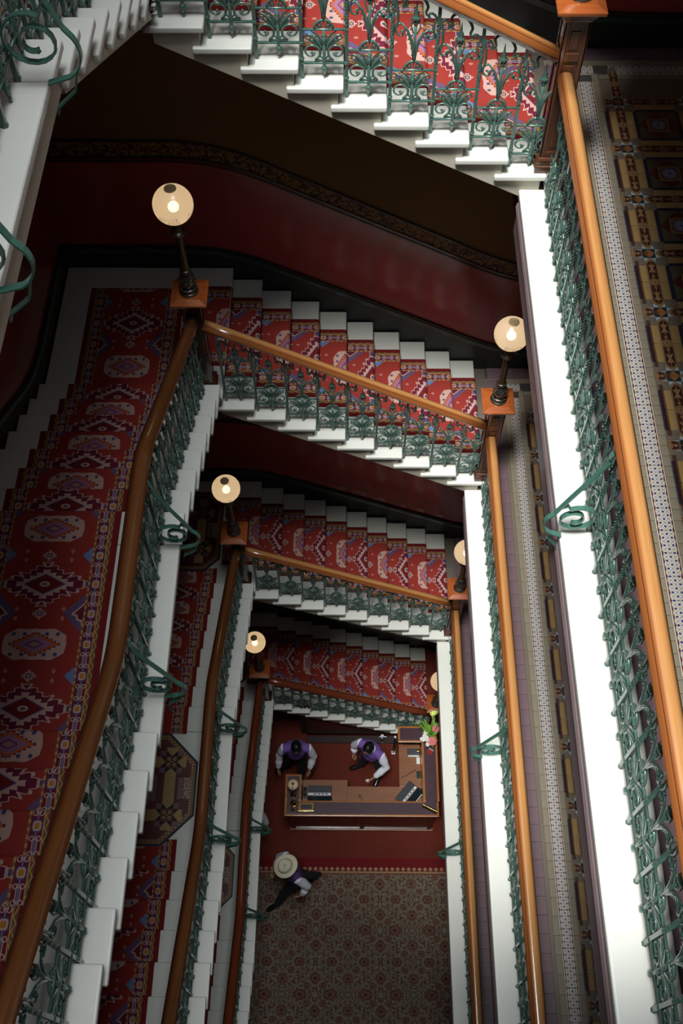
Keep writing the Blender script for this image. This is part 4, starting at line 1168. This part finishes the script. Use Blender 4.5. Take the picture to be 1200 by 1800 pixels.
# worktops
dbox('worktop', -0.74, 1.16, 4.476, 4.80, 0.715, 0.75, desk_wood); dbox('worktop', 0.81, 1.16, 4.801, 5.50, 0.715, 0.75, desk_wood)
dbox('raised_worktop', -0.74, -0.02, 4.476, 4.90, 0.75, 0.775, desk_wood)
for x0, x1 in ((-0.70, -0.10), (-0.06, 0.40), (0.44, 0.80)):
    o = dbox('drawer_front', x0, x1, 4.802, 4.82, 0.50, 0.70, desk_wood)
    dbox('drawer_knob', (x0+x1)/2-.015, (x0+x1)/2+.015, 4.82, 4.84, 0.59, 0.61, brass, 0.004, o).location = (0, 0, 0)
for x, y in ((-0.70, 4.5), (-0.70, 4.74), (0.82, 4.83), (0.82, 5.46)): dbox('leg', x, x+.06, y, y+.06, 0.008, 0.715, desk_wood)
ZW = 0.7505; ZC = 1.101
# computers
def laptop(x, y, z, rz, label):
    root = tag(empty('keyboard_terminal', (x, y, z), rz), label, 'computer')
    m = MB(); m.box(-.19, .19, -.02, .14, 0, 0.022); m.build('base', black, root, bevel=0.004)
    m = MB()
    for r in range(5):
        for c in range(15): m.box(-.178+c*.0235, -.178+c*.0235+.0195, .026+r*.0215, .026+r*.0215+.0175, .022, .027)
    o = m.build('keys', keysm, root); o['kind'] = 'stuff'
    m = MB(); m.box(-.19, .175, -.018, .020, .022, .030); m.build('silver_strip', silver, root, bevel=0.003)
    for q in range(4):
        m = MB(); m.box(-.10+q*.062, -.10+q*.062+.045, -.006, .009, .030, .033); m.build('button', black, root)
    m = MB(); m.prism([(-.03, .0), (-.03, .024), (-.140, .062), (-.158, .062), (-.158, .050), (-.06, .0)], -.195, .195, ax='x'); m.build('screen', black, root, bevel=0.003)
    m = MB(); m.prism([(-.040, .0275), (-.040, .0300), (-.136, .0635), (-.136, .0608)], -.18, .18, ax='x'); m.build('screen_glass', plain('dark_screen', (0.012, 0.022, 0.028, 1), .15), root)
    m = MB(); m.box(-.195, .195, -.156, -.148, .0622, .0665); m.build('light_rim', silver, root)
laptop(-0.46, 4.66, 0.7755, 0.0, 'black keyboard terminal with silver strip at left of the desk')
laptop(0.96, 4.66, ZW, math.radians(50), 'black keyboard terminal set at an angle in the desk corner')
def small(name, x0, x1, y0, y1, z0, z1, mat, label, cat, rz=0, bev=0.003):
    cx_, cy_ = (x0+x1)/2, (y0+y1)/2
    m = MB(); m.box(x0-cx_, x1-cx_, y0-cy_, y1-cy_, 0, z1-z0); o = m.build(name, mat, None, (cx_, cy_, z0), rz, bevel=bev); tag(o, label, cat); return o
# telephone
root = tag(empty('telephone', (-0.70, 4.68, .7755)), 'black desk telephone beside the left keyboard terminal', 'telephone')
m = MB(); m.box(-.035, .035, -.09, .09, 0, .03); m.build('body', black, root, bevel=.006)
m = MB(); m.tube([(0, .07, .045), (0, .05, .06), (0, -.02, .06), (0, -.04, .045)], [.018, .012, .012, .018], 8); m.build('handset', black, root)
small('book', -0.17, -0.04, 4.50, 4.56, .7755, .80, redm, 'red book lying at the right end of the raised worktop', 'book')
small('calculator', -0.72, -0.66, 4.50, 4.53, .7755, .79, silver, 'small pale box beside the left terminal, against the ledge', 'box')
m = MB(); m.tube([(.015*math.cos(a), .02*math.sin(a), .006) for a in [i*PI/5 for i in range(11)]]+[(.03, -.03, .006), (.06, -.08, .006), (.09, -.11, .006)], .0055, 6, up=(0, 0, 1))
tag(m.build('looped_cord', black, None, (0.17, 4.645, ZW)), 'short black looped cord lying on the middle worktop', 'cord')
root = tag(empty('card_machine', (1.05, 5.36, ZW)), 'grey black box file under the back corner of the desk ledge', 'machine')
m = MB(); m.box(-.10, .10, -.05, .05, 0, .07); m.build('body', keysm, root, bevel=.01)
m = MB(); m.box(-.09, .09, -.07, -.051, 0, .03); m.build('tray', silver, root, bevel=.003)
m = MB(); m.box(.045, .09, 0, .045, .0705, .078); m.build('gold_frame', brass, root, bevel=.002)
small('note_pad', 1.095, 1.15, 5.17, 5.28, ZW, ZW+.012, white, 'white note pad on the right worktop', 'pad')
small('wallet_box', 1.09, 1.15, 4.93, 5.05, ZW, ZW+.03, black, 'small black box on the right worktop above the terminal', 'box')
m = MB(); m.tube([(0.84, 4.93, ZW+.006), (0.88, 4.97, ZW+.008), (0.93, 4.97, ZW+.03), (0.98, 5.02, ZW+.04), (1.03, 5.04, ZW+.03), (1.08, 5.08, ZW+.01)], .005, 6, up=(0, 0, 1))
tag(m.build('cable', black), 'black cable curling from the angled terminal', 'cable')
# lamp, brass scales, plaques
root = tag(empty('desk_lamp', (-0.865, 4.62, ZC)), 'small brass desk lamp with round ivory shade', 'lamp')
m = MB(); m.lathe([(.05, 0), (.05, .01), (.012, .018), (.006, .03), (.006, .24), (.010, .25)], 16, (0, -.06, 0)); m.build('stand', brass, root)
m = MB(); m.lathe([(.084, .205), (.086, .212), (.070, .232), (.040, .246), (.012, .250)], 28, (0, .04, 0)); m.build('shade', ivory, root)
m = MB(); m.tube([(0, -.06, .24), (0, -.02, .28), (0, .03, .27), (0, .04, .25)], .006, 6); m.lathe([(.022, .25), (.020, .268), (.006, .275)], 10, (0, .04, 0)); m.build('arm', brass, root)
root = tag(empty('service_bell', (-0.855, 4.42, ZC)), 'polished brass reception bell beside the desk lamp', 'bell')
m = MB(); m.lathe([(.062, 0), (.062, .006), (.052, .012), (.050, .02)], 20); m.build('base', brass, root)
m = MB(); m.lathe([(.048, .022), (.045, .042), (.030, .060), (.010, .068), (.008, .072)], 20); m.build('dome', brass, root)
m = MB(); m.lathe([(.006, .07), (.006, .085), (.014, .09), (.010, .098), (.002, .10)], 10); m.build('button', brass, root)
m = MB(); m.lathe([(.026, 0), (.026, .008), (.010, .016), (.018, .03), (.022, .05), (.014, .062), (.004, .07)], 16); tag(m.build('brass_knob', brass, None, (-0.868, 4.325, ZC)), 'little round brass pot in front of the bell', 'ornament')
root = tag(empty('notice_frame', (-0.66, 4.37, ZC)), 'black notice in a brass frame lying on the left of the ledge', 'sign')
m = MB(); m.box(-.12, .12, -.065, .065, 0, .012); m.build('frame', brass, root, bevel=.004)
m = MB(); m.box(-.085, .085, -.038, .038, .0121, .0145); m.build('panel', black, root)
root = tag(empty('name_plate', (1.255, 4.355, ZC), math.radians(-27)), 'brass-edged name plate set at an angle on the desk corner', 'sign')
m = MB(); m.prism([(-.03, 0), (.03, 0), (.006, .05), (-.002, .05)], -.12, .12, ax='x'); m.build('wedge', plain('dark_bronze', (.09, .055, .02, 1), .3, .7), root, bevel=.002)
m = MB(); m.box(-.122, .122, -.004, .010, .0505, .056); m.build('brass_edge', brass, root, bevel=.001)
root = tag(empty('card_holder', (1.30, 5.27, ZC), math.radians(-35)), 'white folded card with a dark red face beside the flowers', 'card')
m = MB(); m.prism([(-.045, 0), (0, .06), (.003, .06), (-.040, 0)], -.04, .04, ax='x'); m.build('red_face', redm, root)
m = MB(); m.prism([(.045, 0), (.004, .062), (.001, .062), (.041, 0)], -.04, .04, ax='x'); m.build('white_face', white, root)
# flowers
fx, fy = 1.30, 5.50
root = tag(empty('flower_arrangement', (fx, fy, ZC)), 'vase of pink roses, white blossom and yellow green lilies on the desk corner', 'flowers')
m = MB(); m.lathe([(.045, 0), (.055, .02), (.05, .08), (.035, .12), (.045, .15), (.040, .15), (.03, .12)], 16); m.build('vase', plain('dark_green_vase', (.02, .05, .03, 1), .15, 0, .5), root)
def petal_disc(name, c, n, r, mat, tilt=0.5, layers=2):
    m = MB()
    for L_ in range(layers):
        for i in range(n):
            a = 2*PI*(i+L_*.5)/n; rr = r*(1-L_*0.32); ca, sa = math.cos(a), math.sin(a); zz = L_*.012
            wv = rr*0.55
            def q(u, v, h): return (c[0]+ca*u-sa*v, c[1]+sa*u+ca*v, c[2]+zz+h)
            rows = []
            for j in range(4):
                u = rr*(.1+.9*j/3); ww = wv*(.35, .9, 1.0, .45)[j]; h = tilt*rr*(0, .10, .35, .42)[j]+L_*tilt*rr*.25
                rows.append(m.add([q(u, -ww, h+.004), q(u, 0, h), q(u, ww, h+.004)]))
            for j in range(3):
                for k_ in range(2): m.face((rows[j]+k_, rows[j]+k_+1, rows[j+1]+k_+1, rows[j+1]+k_), True)
    o = m.build(name, mat, root, fix=False); md = o.modifiers.new('t', 'SOLIDIFY'); md.thickness = .002; return o
petal_disc('rose', (.02, -.12, .15), 7, .072, pink_m, .8, 3); petal_disc('rose', (.08, .06, .22), 7, .058, pink_m, .9, 3)
m = MB(); m.lathe([(.016, .17), (.014, .185), (.004, .19)], 8, (.02, -.12, 0)); m.build('rose_heart', plain('yellow_stamens', (.7, .45, .08, 1), .7), root)
for c in ((-.07, -.06, .17), (-.12, -.09, .14), (-.10, -.03, .15), (-.08, .02, .17), (-.05, -.16, .12), (-.14, -.07, .12), (-.06, -.10, .17)): petal_disc('white_blossom', c, 5, .034, petal_m, .5, 1)
def lily(p0, p1, r):
    m = MB(); P0, P1 = Vector(p0), Vector(p1); mid = (P0+P1)/2+Vector((0, 0, .03))
    m.tube([P0, mid, P1], [.006, .007, .009], 6, up=(.1, .2, 1)); m.build('lily_stem', leaf_m, root)
    ax = (P1-mid).normalized(); s1 = ax.cross(Vector((0.2, 0, 1))).normalized(); s2 = ax.cross(s1); m = MB(); n = 14
    for j, (d_, rr) in enumerate(((0, .009), (.03, .014), (.07, .030), (.10, .055), (.115, r))):
        for i in range(n):
            a = 2*PI*i/n; k_ = 1+(.35*max(0, math.cos(a))**3 if j > 2 else 0); m.v.append(tuple(P1+ax*(d_*(1+.15*math.cos(a)))+(s1*math.cos(a)+s2*math.sin(a))*rr*k_))
    for j in range(4):
        for i in range(n): i2 = (i+1) % n; m.face((j*n+i, j*n+i2, (j+1)*n+i2, (j+1)*n+i), True)
    o = m.build('lily_bloom', lily_m, root, fix=False); md = o.modifiers.new('t', 'SOLIDIFY'); md.thickness = .003
lily((0, 0, .15), (.02, .16, .40), .055); lily((.02, 0, .15), (.13, .12, .36), .045)
def leaf(p0, p1, wd):
    m = MB(); P0, P1 = Vector(p0), Vector(p1); sd = (P1-P0).cross(Vector((0, 0, 1))).normalized()
    for j in range(6):
        f = j/5; p = P0.lerp(P1, f)+Vector((0, 0, .03*math.sin(f*PI))); ww = wd*math.sin(PI*(.08+.9*f))
        m.v += [tuple(p-sd*ww), tuple(p+Vector((0, 0, -.006))), tuple(p+sd*ww)]
    for j in range(5):
        for k_ in range(2): m.face((j*3+k_, j*3+k_+1, j*3+3+k_+1, j*3+3+k_), True)
    o = m.build('leaf', leaf_m, root, fix=False); md = o.modifiers.new('t', 'SOLIDIFY'); md.thickness = .0015
random.seed(3)
for a, L_, wd, h in ((100, .16, .035, .2), (60, .20, .05, .24), (20, .14, .045, .2), (75, .26, .03, .3), (150, .17, .02, .22), (170, .15, .018, .14), (200, .18, .02, .1), (245, .2, .02, .08), (280, .2, .03, .06), (320, .15, .03, .1), (130, .23, .018, .30), (115, .25, .02, .26), (125, .19, .02, .2), (140, .25, .015, .2)):
    leaf((0, 0, .13), (L_*math.cos(math.radians(a)), L_*math.sin(math.radians(a)), h), wd)
for i in range(16):
    a = math.radians(random.uniform(105, 160)); L_ = random.uniform(.12, .27); h = random.uniform(.14, .3)
    p = Vector((L_*math.cos(a), L_*math.sin(a), h)); b2 = random.uniform(0, 6.28)
    leaf(p, p+Vector((.04*math.cos(b2), .04*math.sin(b2), .01)), .011)
# fittings on the panelling and small stand behind the desk
root = tag(empty('wall_fitting', (0.56, 5.78, 0.055)), 'small black and chrome stand beside the panelling behind the men', 'stand')
m = MB(); m.box(-.03, .03, -.025, .025, 0, .012); m.build('base', black, root, bevel=.003)
m = MB(); m.tube([(0, 0, .012), (0, 0, .28)], .012, 8, up=(0, 1, 0)); m.build('stem', black, root)
m = MB(); m.lathe([(.028, .28), (.030, .30), (.012, .32)], 12); m.lathe([(.018, .20), (.022, .21), (.018, .22)], 12); m.build('chrome_collars', silver, root)
m = MB(); m.box(-.05, .07, -.006, .006, .24, .25); m.build('arm', silver, root)
root = tag(empty('queue_post', (0.755, 5.60, 0.008)), 'tall black and chrome post at the back left of the desk end', 'post')
m = MB(); m.box(-.03, .03, -.03, .03, 0, .02); m.build('foot', silver, root, bevel=.004)
m = MB(); m.tube([(0, 0, .02), (0, 0, .80)], .016, 10, up=(0, 1, 0)); m.build('stem', black, root)
m = MB(); m.lathe([(.020, .80), (.022, .815), (.012, .83)], 12); m.build('finial', silver, root)

# ---------------------------------------------------------------- people
def seg_d(p, a, b_):
    ab = b_-a; t = max(0, min(1, (p-a).dot(ab)/ab.length_squared)); return (p-(a+ab*t)).length, t
def hand_mb(m, w_, d, palm_n, curl=0.5, side=1):
    """palm and five fingers from wrist w_ along d; palm_n = palm normal; side = where the thumb is"""
    d = Vector(d).normalized(); n = Vector(palm_n); n = (n-d*n.dot(d)).normalized(); s = d.cross(n)*side; w_ = Vector(w_)
    m.tube([w_-d*.03, w_+d*.01, w_+d*.05, w_+d*.085], [.026, .030, .040, .036], 8, flat=(1, .45), up=tuple(n))
    for i, (o, L_) in enumerate(((.030, .070), (.010, .080), (-.010, .075), (-.030, .058))):
        b0 = w_+d*.080+s*o; c1 = (d*math.cos(curl)+n*math.sin(curl)); c2 = (d*math.cos(curl*2)+n*math.sin(curl*2))
        m.tube([b0, b0+(d*math.cos(curl*.4)+n*math.sin(curl*.4))*L_*.42, b0+(d*math.cos(curl*.4)+n*math.sin(curl*.4))*L_*.42+c1*L_*.33, b0+(d*math.cos(curl*.4)+n*math.sin(curl*.4))*L_*.42+c1*L_*.33+c2*L_*.27], [.0095, .009, .0085, .006], 6, up=tuple(s))
    t0 = w_+d*.02+s*.030; t1 = t0+(s*.7+d*.7+n*.2).normalized()*.038
    m.tube([t0, t1, t1+(d*.8+n*.5).normalized()*.030], [.013, .011, .008], 6, up=tuple(n))
def person(label, J, face, look_down=0.4, hat=False, vest=vest_m, belly=0.0, hidden=False):
    f = Vector((math.cos(face), math.sin(face), 0)); sd = Vector((-f.y, f.x, 0))     # sd: person's left
    g = {k_: Vector(v) for k_, v in J.items()}
    base = Vector((g['pelvis'].x, g['pelvis'].y, 0.011))
    root = tag(empty('person', base), label, 'person', None)
    R_ = lambda p: p-base
    m = MB()
    def ring_loft(rings):
        n = 16; b = len(m.v)
        for (c, s1, r1, s2, r2) in rings:
            for k_ in range(n): a = 2*PI*k_/n; m.v.append(tuple(R_(c)+s1*(math.cos(a)*r1)+s2*(math.sin(a)*r2)))
        for i in range(len(rings)-1):
            for k_ in range(n): k2 = (k_+1) % n; m.face((b+i*n+k_, b+i*n+k2, b+(i+1)*n+k2, b+(i+1)*n+k_), True)
        m.face([b+k_ for k_ in range(n)][::-1]); m.face([b+(len(rings)-1)*n+k_ for k_ in range(n)])
    ax = (g['neck']-g['pelvis']).normalized(); ff = (f-ax*f.dot(ax)).normalized(); ss = (g['shL']-g['shR']).normalized(); sp = sd
    pe, ne = g['pelvis'], g['neck']; ch = pe.lerp(ne, .62); wa = pe.lerp(ne, .30); up_ = pe.lerp(ne, .86)
    ring_loft([(pe-ax*.12, sp, .10, ff, .09), (pe-ax*.05, sp, .165, ff, .125), (pe+ax*.03, sp, .17, ff, .13), (wa+ff*belly*.5, sp.lerp(ss, .3), .16, ff, .12+belly), (pe.lerp(ne, .45)+ff*belly*.4, sp.lerp(ss, .5), .17, ff, .13+belly*.6),
               (ch, ss, .200, ff, .135), (pe.lerp(ne, .76), ss, .208, ff, .128), (up_, ss, .190, ff, .100), (pe.lerp(ne, .94), ss, .10, ff, .070), (ne+ax*.01, ss, .062, ff, .060)])
    hd = g['head']
    m.tube([R_(ne-ax*.03), R_(ne.lerp(hd, .45)), R_(hd-ff*.01)], [.062, .056, .055], 12, up=tuple(ff))
    for S_ in 'LR':
        m.tube([R_(up_.lerp(g['sh'+S_], .5)), R_(g['sh'+S_]), R_(g['sh'+S_].lerp(g['el'+S_], .5)), R_(g['el'+S_]), R_(g['el'+S_].lerp(g['wr'+S_], .5)), R_(g['wr'+S_])], [.070, .080, .074, .066, .062, .044], 12, up=(.13, .21, .97))
        m.tube([R_(g['hip'+S_]+Vector((0, 0, .04))), R_(g['hip'+S_].lerp(g['kn'+S_], .4)), R_(g['kn'+S_]), R_(g['kn'+S_].lerp(g['an'+S_], .4)), R_(g['an'+S_])], [.105, .090, .068, .066, .056], 12, up=(.9, .3, .1))
    # head: skull, jaw, nose, ears
    fd = (f*math.cos(look_down)-Vector((0, 0, 1))*math.sin(look_down)).normalized(); ud = fd.cross(sd)*-1
    if ud.z < 0: ud = -ud
    n, b, N2 = 18, len(m.v), 12
    H0 = R_(hd)
    for i in range(N2+1):
        ph = PI*i/N2; 
        for k_ in range(n):
            a = 2*PI*k_/n; cxx, cyy, czz = math.sin(ph)*math.cos(a), math.sin(ph)*math.sin(a), -math.cos(ph)
            fr = 1.0 if cxx < 0 else 0.95
            taper = 1.0-(0.24*max(0, -czz))
            p = H0+fd*(cxx*.098*fr*taper+(.012 if czz < 0 else 0)*-czz)+sd*(cyy*.077*taper)+ud*(czz*.122)
            m.v.append(tuple(p))
    for i in range(N2):
        for k_ in range(n): k2 = (k_+1) % n; m.face((b+i*n+k_, b+i*n+k2, b+(i+1)*n+k2, b+(i+1)*n+k_), True)
    me = m.mesh('body_raw', skin_m, fix=True); tmp = bpy.data.objects.new('tmp', me); COL.objects.link(tmp)
    rm = tmp.modifiers.new('r', 'REMESH'); rm.mode = 'VOXEL'; rm.voxel_size = 0.013
    sm = tmp.modifiers.new('s', 'SMOOTH'); sm.iterations = 3; sm.factor = .5
    dg = bpy.context.evaluated_depsgraph_get(); ev = tmp.evaluated_get(dg); body = bpy.data.meshes.new_from_object(ev)
    bpy.data.objects.remove(tmp)
    # add ears, nose, brows, hands
    m2 = MB()
    m2.tube([H0+fd*.085+ud*.012, H0+fd*.108-ud*.020, H0+fd*.098-ud*.032], [.008, .014, .010], 8, up=tuple(sd))
    for s_ in (-1, 1):
        m2.tube([H0+sd*s_*.070+ud*.018, H0+sd*s_*.084+ud*.010-fd*.008, H0+sd*s_*.082-ud*.018-fd*.004, H0+sd*s_*.071-ud*.026], [.007, .010, .009, .005], 6, up=tuple(fd))
    m2.tube([H0+fd*.090-ud*.056+sd*.022, H0+fd*.096-ud*.054, H0+fd*.090-ud*.056-sd*.022], [.003, .006, .003], 6, up=tuple(fd))
    for S_, k_ in (('L', 1), ('R', -1)):
        dd = (g['ha'+S_]-g['wr'+S_]).normalized(); pn = -sd*k_+f*0.3
        hand_mb(m2, R_(g['wr'+S_]+dd*.02), dd, pn, .45, k_ if False else -k_)
    mh = m2.mesh('hands', skin_m)
    bm = bmesh.new(); bm.from_mesh(body); nb = len(bm.faces); bm.from_mesh(mh); bm.faces.ensure_lookup_table()
    arms = [(R_(g['sh'+S_]), R_(g['el'+S_])) for S_ in 'LR']+[(R_(g['el'+S_]), R_(g['wr'+S_])) for S_ in 'LR']
    legs = [(R_(g['hip'+S_]), R_(g['kn'+S_])) for S_ in 'LR']+[(R_(g['kn'+S_]), R_(g['an'+S_])) for S_ in 'LR']
    A0, A1 = R_(pe), R_(ne)
    for i, fc in enumerate(bm.faces):
        fc.smooth = True
        if i >= nb: fc.material_index = 0; continue
        c = fc.calc_center_median(); h = (c-A0).dot(ax); lat = abs((c-A0-ax*h).dot(ss)); du = min(seg_d(c, a, b_)[0] for a, b_ in arms[2:])
        da = min(seg_d(c, a, b_)[0] for a, b_ in arms); dt = seg_d(c, A0, A1-ax*.06)[0]*.62
        dl = min(seg_d(c, a, b_)[0] for a, b_ in legs)
        full = (ne-pe).length
        if h > full+.028: mi = 0
        elif h > full-.015 and dt < .046: mi = 2
        elif (da < .125 and lat > .205) or du < .075: mi = 2
        elif h < .015 or (dl < .08 and h < .02): mi = 3
        else: mi = 1
        fc.material_index = mi
    body = bpy.data.meshes.new('body')
    for mm in (skin_m, vest, shirt_m, trouser_m): body.materials.append(mm)
    bm.to_mesh(body); bm.free()
    link('body', body, root)
    # hair
    if not hat or True:
        m = MB(); n = 20; b = 0
        for i in range(9):
            ph = i/8
            for k_ in range(n):
                a = 2*PI*k_/n; front = max(0, math.cos(a))
                el = PI/2-ph*(PI/2+.55-1.72*front); cz = math.sin(el); cr = math.cos(el)
                rr = 1.10+.02*math.sin(7*a+ph*9)
                m.v.append(tuple(H0-fd*.004+fd*(cr*math.cos(a)*.099*rr)+sd*(cr*math.sin(a)*.079*rr)+ud*(cz*.124*1.07)))
        for i in range(8):
            for k_ in range(n): k2 = (k_+1) % n; m.face((i*n+k_, (i+1)*n+k_, (i+1)*n+k2, i*n+k2), True)
        o = m.build('hair', hair_m, root, fix=False); md = o.modifiers.new('t', 'SOLIDIFY'); md.thickness = .008
    for s_ in (-1, 1):
        m = MB(); m.lathe([(.001, -.008), (.008, -.004), (.010, 0), (.008, .004), (.001, .008)], 8, tuple(H0+fd*.083+sd*s_*.031+ud*.010)); m.build('eye', white, root)
    # collar and shoes
    m = MB(); m.tube([R_(ne)+ss*math.cos(a)*.062+ff*math.sin(a)*.062+ax*(.02+.006*math.cos(2*a)) for a in [i*2*PI/16 for i in range(17)]], .013, 6, up=tuple(ax)); m.build('collar', shirt_m, root)
    for S_ in 'LR':
        an = g['an'+S_]; to = g['to'+S_]; dr = (to-an); dr.z = 0; L_ = dr.length; dr.normalize(); sv = Vector((-dr.y, dr.x, 0)); z0 = J.get('lift'+S_, 0)
        m = MB(); rows = []
        slope = g['to'+S_].z-0.03
        for (u, wd, h) in ((-.075, .022, .055), (-.065, .036, .075), (-.02, .040, .085), (.04, .040, .072), (.10, .046, .052), (.155, .044, .040), (.19, .030, .030), (.205, .012, .018)):
            zb = 0.012+(an.z-.085)*(1-(u+.075)/.28)
            c = R_(Vector((an.x, an.y, 0))+dr*u); c.z = zb-base.z
            rows.append(m.add([c-sv*wd, c-sv*wd*.9+Vector((0, 0, h*.5)), c-sv*wd*.45+Vector((0, 0, h)), c+sv*wd*.45+Vector((0, 0, h)), c+sv*wd*.9+Vector((0, 0, h*.5)), c+sv*wd]))
        for i in range(len(rows)-1):
            for k_ in range(6): k2 = (k_+1) % 6; m.face((rows[i]+k_, rows[i]+k2, rows[i+1]+k2, rows[i+1]+k_), True)
        m.face([rows[0]+k_ for k_ in range(6)]); m.face([rows[-1]+k_ for k_ in range(6)][::-1])
        m.build('shoe', shoe_m, root)
    if hat:
        m = MB(); n = 32; b = 0
        prof = [(.165, 0.000, .006), (.160, .008, .006), (.120, .004, 0), (.102, .010, 0), (.098, .035, 0), (.092, .085, 0), (.080, .108, 0), (.055, .112, 0), (.030, .098, 0), (.004, .092, 0)]
        C0 = H0+ud*.055
        for (r_, z_, w2) in prof:
            for k_ in range(n):
                a = 2*PI*k_/n; dz = .012*math.cos(2*a)*(r_/.165)**3
                pinch = -.022*max(0, math.cos(a))**3*(1 if z_ > .08 and r_ > .02 else 0)
                m.v.append(tuple(C0+fd*(math.cos(a)*r_*1.12)+sd*(math.sin(a)*r_)+ud*(z_+dz*-1+pinch)))
        for i in range(len(prof)-1):
            for k_ in range(n): k2 = (k_+1) % n; m.face((i*n+k_, i*n+k2, (i+1)*n+k2, (i+1)*n+k_), True)
        o = m.build('hat', straw, root, fix=False); md = o.modifiers.new('t', 'SOLIDIFY'); md.thickness = .004
        m = MB(); m.tube([C0+fd*(math.cos(a)*.113)+sd*math.sin(a)*.101+ud*.020 for a in [i*2*PI/24 for i in range(25)]], [.007]*25, 6, up=tuple(ud)); m.build('hat_band', plain('cream_hat_band', (.5, .46, .33, 1), .8), root)
    return root
person('man in purple waistcoat with both arms hanging, standing at the left behind the desk', dict(
    pelvis=(-.86, 5.30, .96), neck=(-.83, 5.22, 1.47), head=(-.815, 5.15, 1.63), shL=(-.645, 5.21, 1.41), shR=(-1.015, 5.21, 1.41),
    elL=(-.565, 5.17, 1.14), elR=(-1.105, 5.18, 1.14), wrL=(-.625, 5.04, .93), wrR=(-1.130, 5.06, .90), haL=(-.645, 4.99, .83), haR=(-1.130, 5.02, .80),
    hipL=(-.77, 5.30, .92), hipR=(-.95, 5.30, .92), knL=(-.78, 5.22, .50), knR=(-1.01, 5.28, .50), anL=(-.80, 5.20, .085), anR=(-1.07, 5.33, .085), toL=(-.78, 5.0, .03), toR=(-1.27, 5.22, .03)),
    -PI/2+.08, .55, belly=.03)
person('man in purple waistcoat leaning with a white cloth, at the middle behind the desk', dict(
    pelvis=(.38, 5.30, .95), neck=(.345, 5.20, 1.45), head=(.300, 5.150, 1.60), shL=(.500, 5.10, 1.38), shR=(.185, 5.30, 1.40),
    elL=(.590, 4.99, 1.17), elR=(.085, 5.34, 1.16), wrL=(.415, 4.885, 1.00), wrR=(.085, 5.29, .98), haL=(.340, 4.85, .96), haR=(.09, 5.26, .89),
    hipL=(.46, 5.27, .92), hipR=(.30, 5.33, .92), knL=(.50, 5.17, .50), knR=(.25, 5.32, .50), anL=(.50, 5.17, .085), anR=(.20, 5.37, .085), toL=(.42, 4.99, .03), toR=(.02, 5.32, .03)),
    -PI/2-.45, .5, belly=.035)
m = MB(); m.lathe([(.004, 0), (.030, .006), (.038, .022), (.030, .040), (.010, .052)], 12, sy=.8); o = m.build('folded_cloth', white, None, (.285, 4.845, .905)); tag(o, 'crumpled white cloth in the hand of the man behind the desk', 'cloth')
o.location = (.300, 4.835, .93)
person('man in cream hat and purple waistcoat striding across the carpet border', dict(
    pelvis=(-.800, 3.380, .93), neck=(-.860, 3.385, 1.46), head=(-.900, 3.365, 1.62), shL=(-.745, 3.235, 1.40), shR=(-.930, 3.555, 1.40),
    elL=(-.610, 3.180, 1.16), elR=(-1.035, 3.600, 1.15), wrL=(-.690, 3.110, .94), wrR=(-1.105, 3.490, 1.00), haL=(-.760, 3.09, .87), haR=(-1.14, 3.42, .96),
    hipL=(-.755, 3.305, .90), hipR=(-.850, 3.455, .90), knL=(-.960, 3.245, .52), knR=(-.640, 3.470, .50), anL=(-1.115, 3.135, .095), anR=(-.500, 3.560, .14), toL=(-1.30, 3.02, .05), toR=(-.66, 3.47, .03)),
    PI+.56, .25, hat=True, vest=vest2_m)
person('man mostly hidden under the lowest left stair, only his hand showing beside it', dict(
    pelvis=(-1.62, 4.25, .95), neck=(-1.62, 4.25, 1.47), head=(-1.61, 4.23, 1.64), shL=(-1.43, 4.25, 1.41), shR=(-1.81, 4.25, 1.41),
    elL=(-1.34, 4.22, 1.15), elR=(-1.88, 4.22, 1.13), wrL=(-1.275, 4.15, .95), wrR=(-1.88, 4.15, .88), haL=(-1.255, 4.10, .86), haR=(-1.87, 4.10, .80),
    hipL=(-1.53, 4.25, .92), hipR=(-1.71, 4.25, .92), knL=(-1.52, 4.22, .5), knR=(-1.73, 4.22, .5), anL=(-1.52, 4.26, .085), anR=(-1.73, 4.26, .085), toL=(-1.50, 4.06, .03), toR=(-1.75, 4.06, .03)),
    -PI/2, .2)
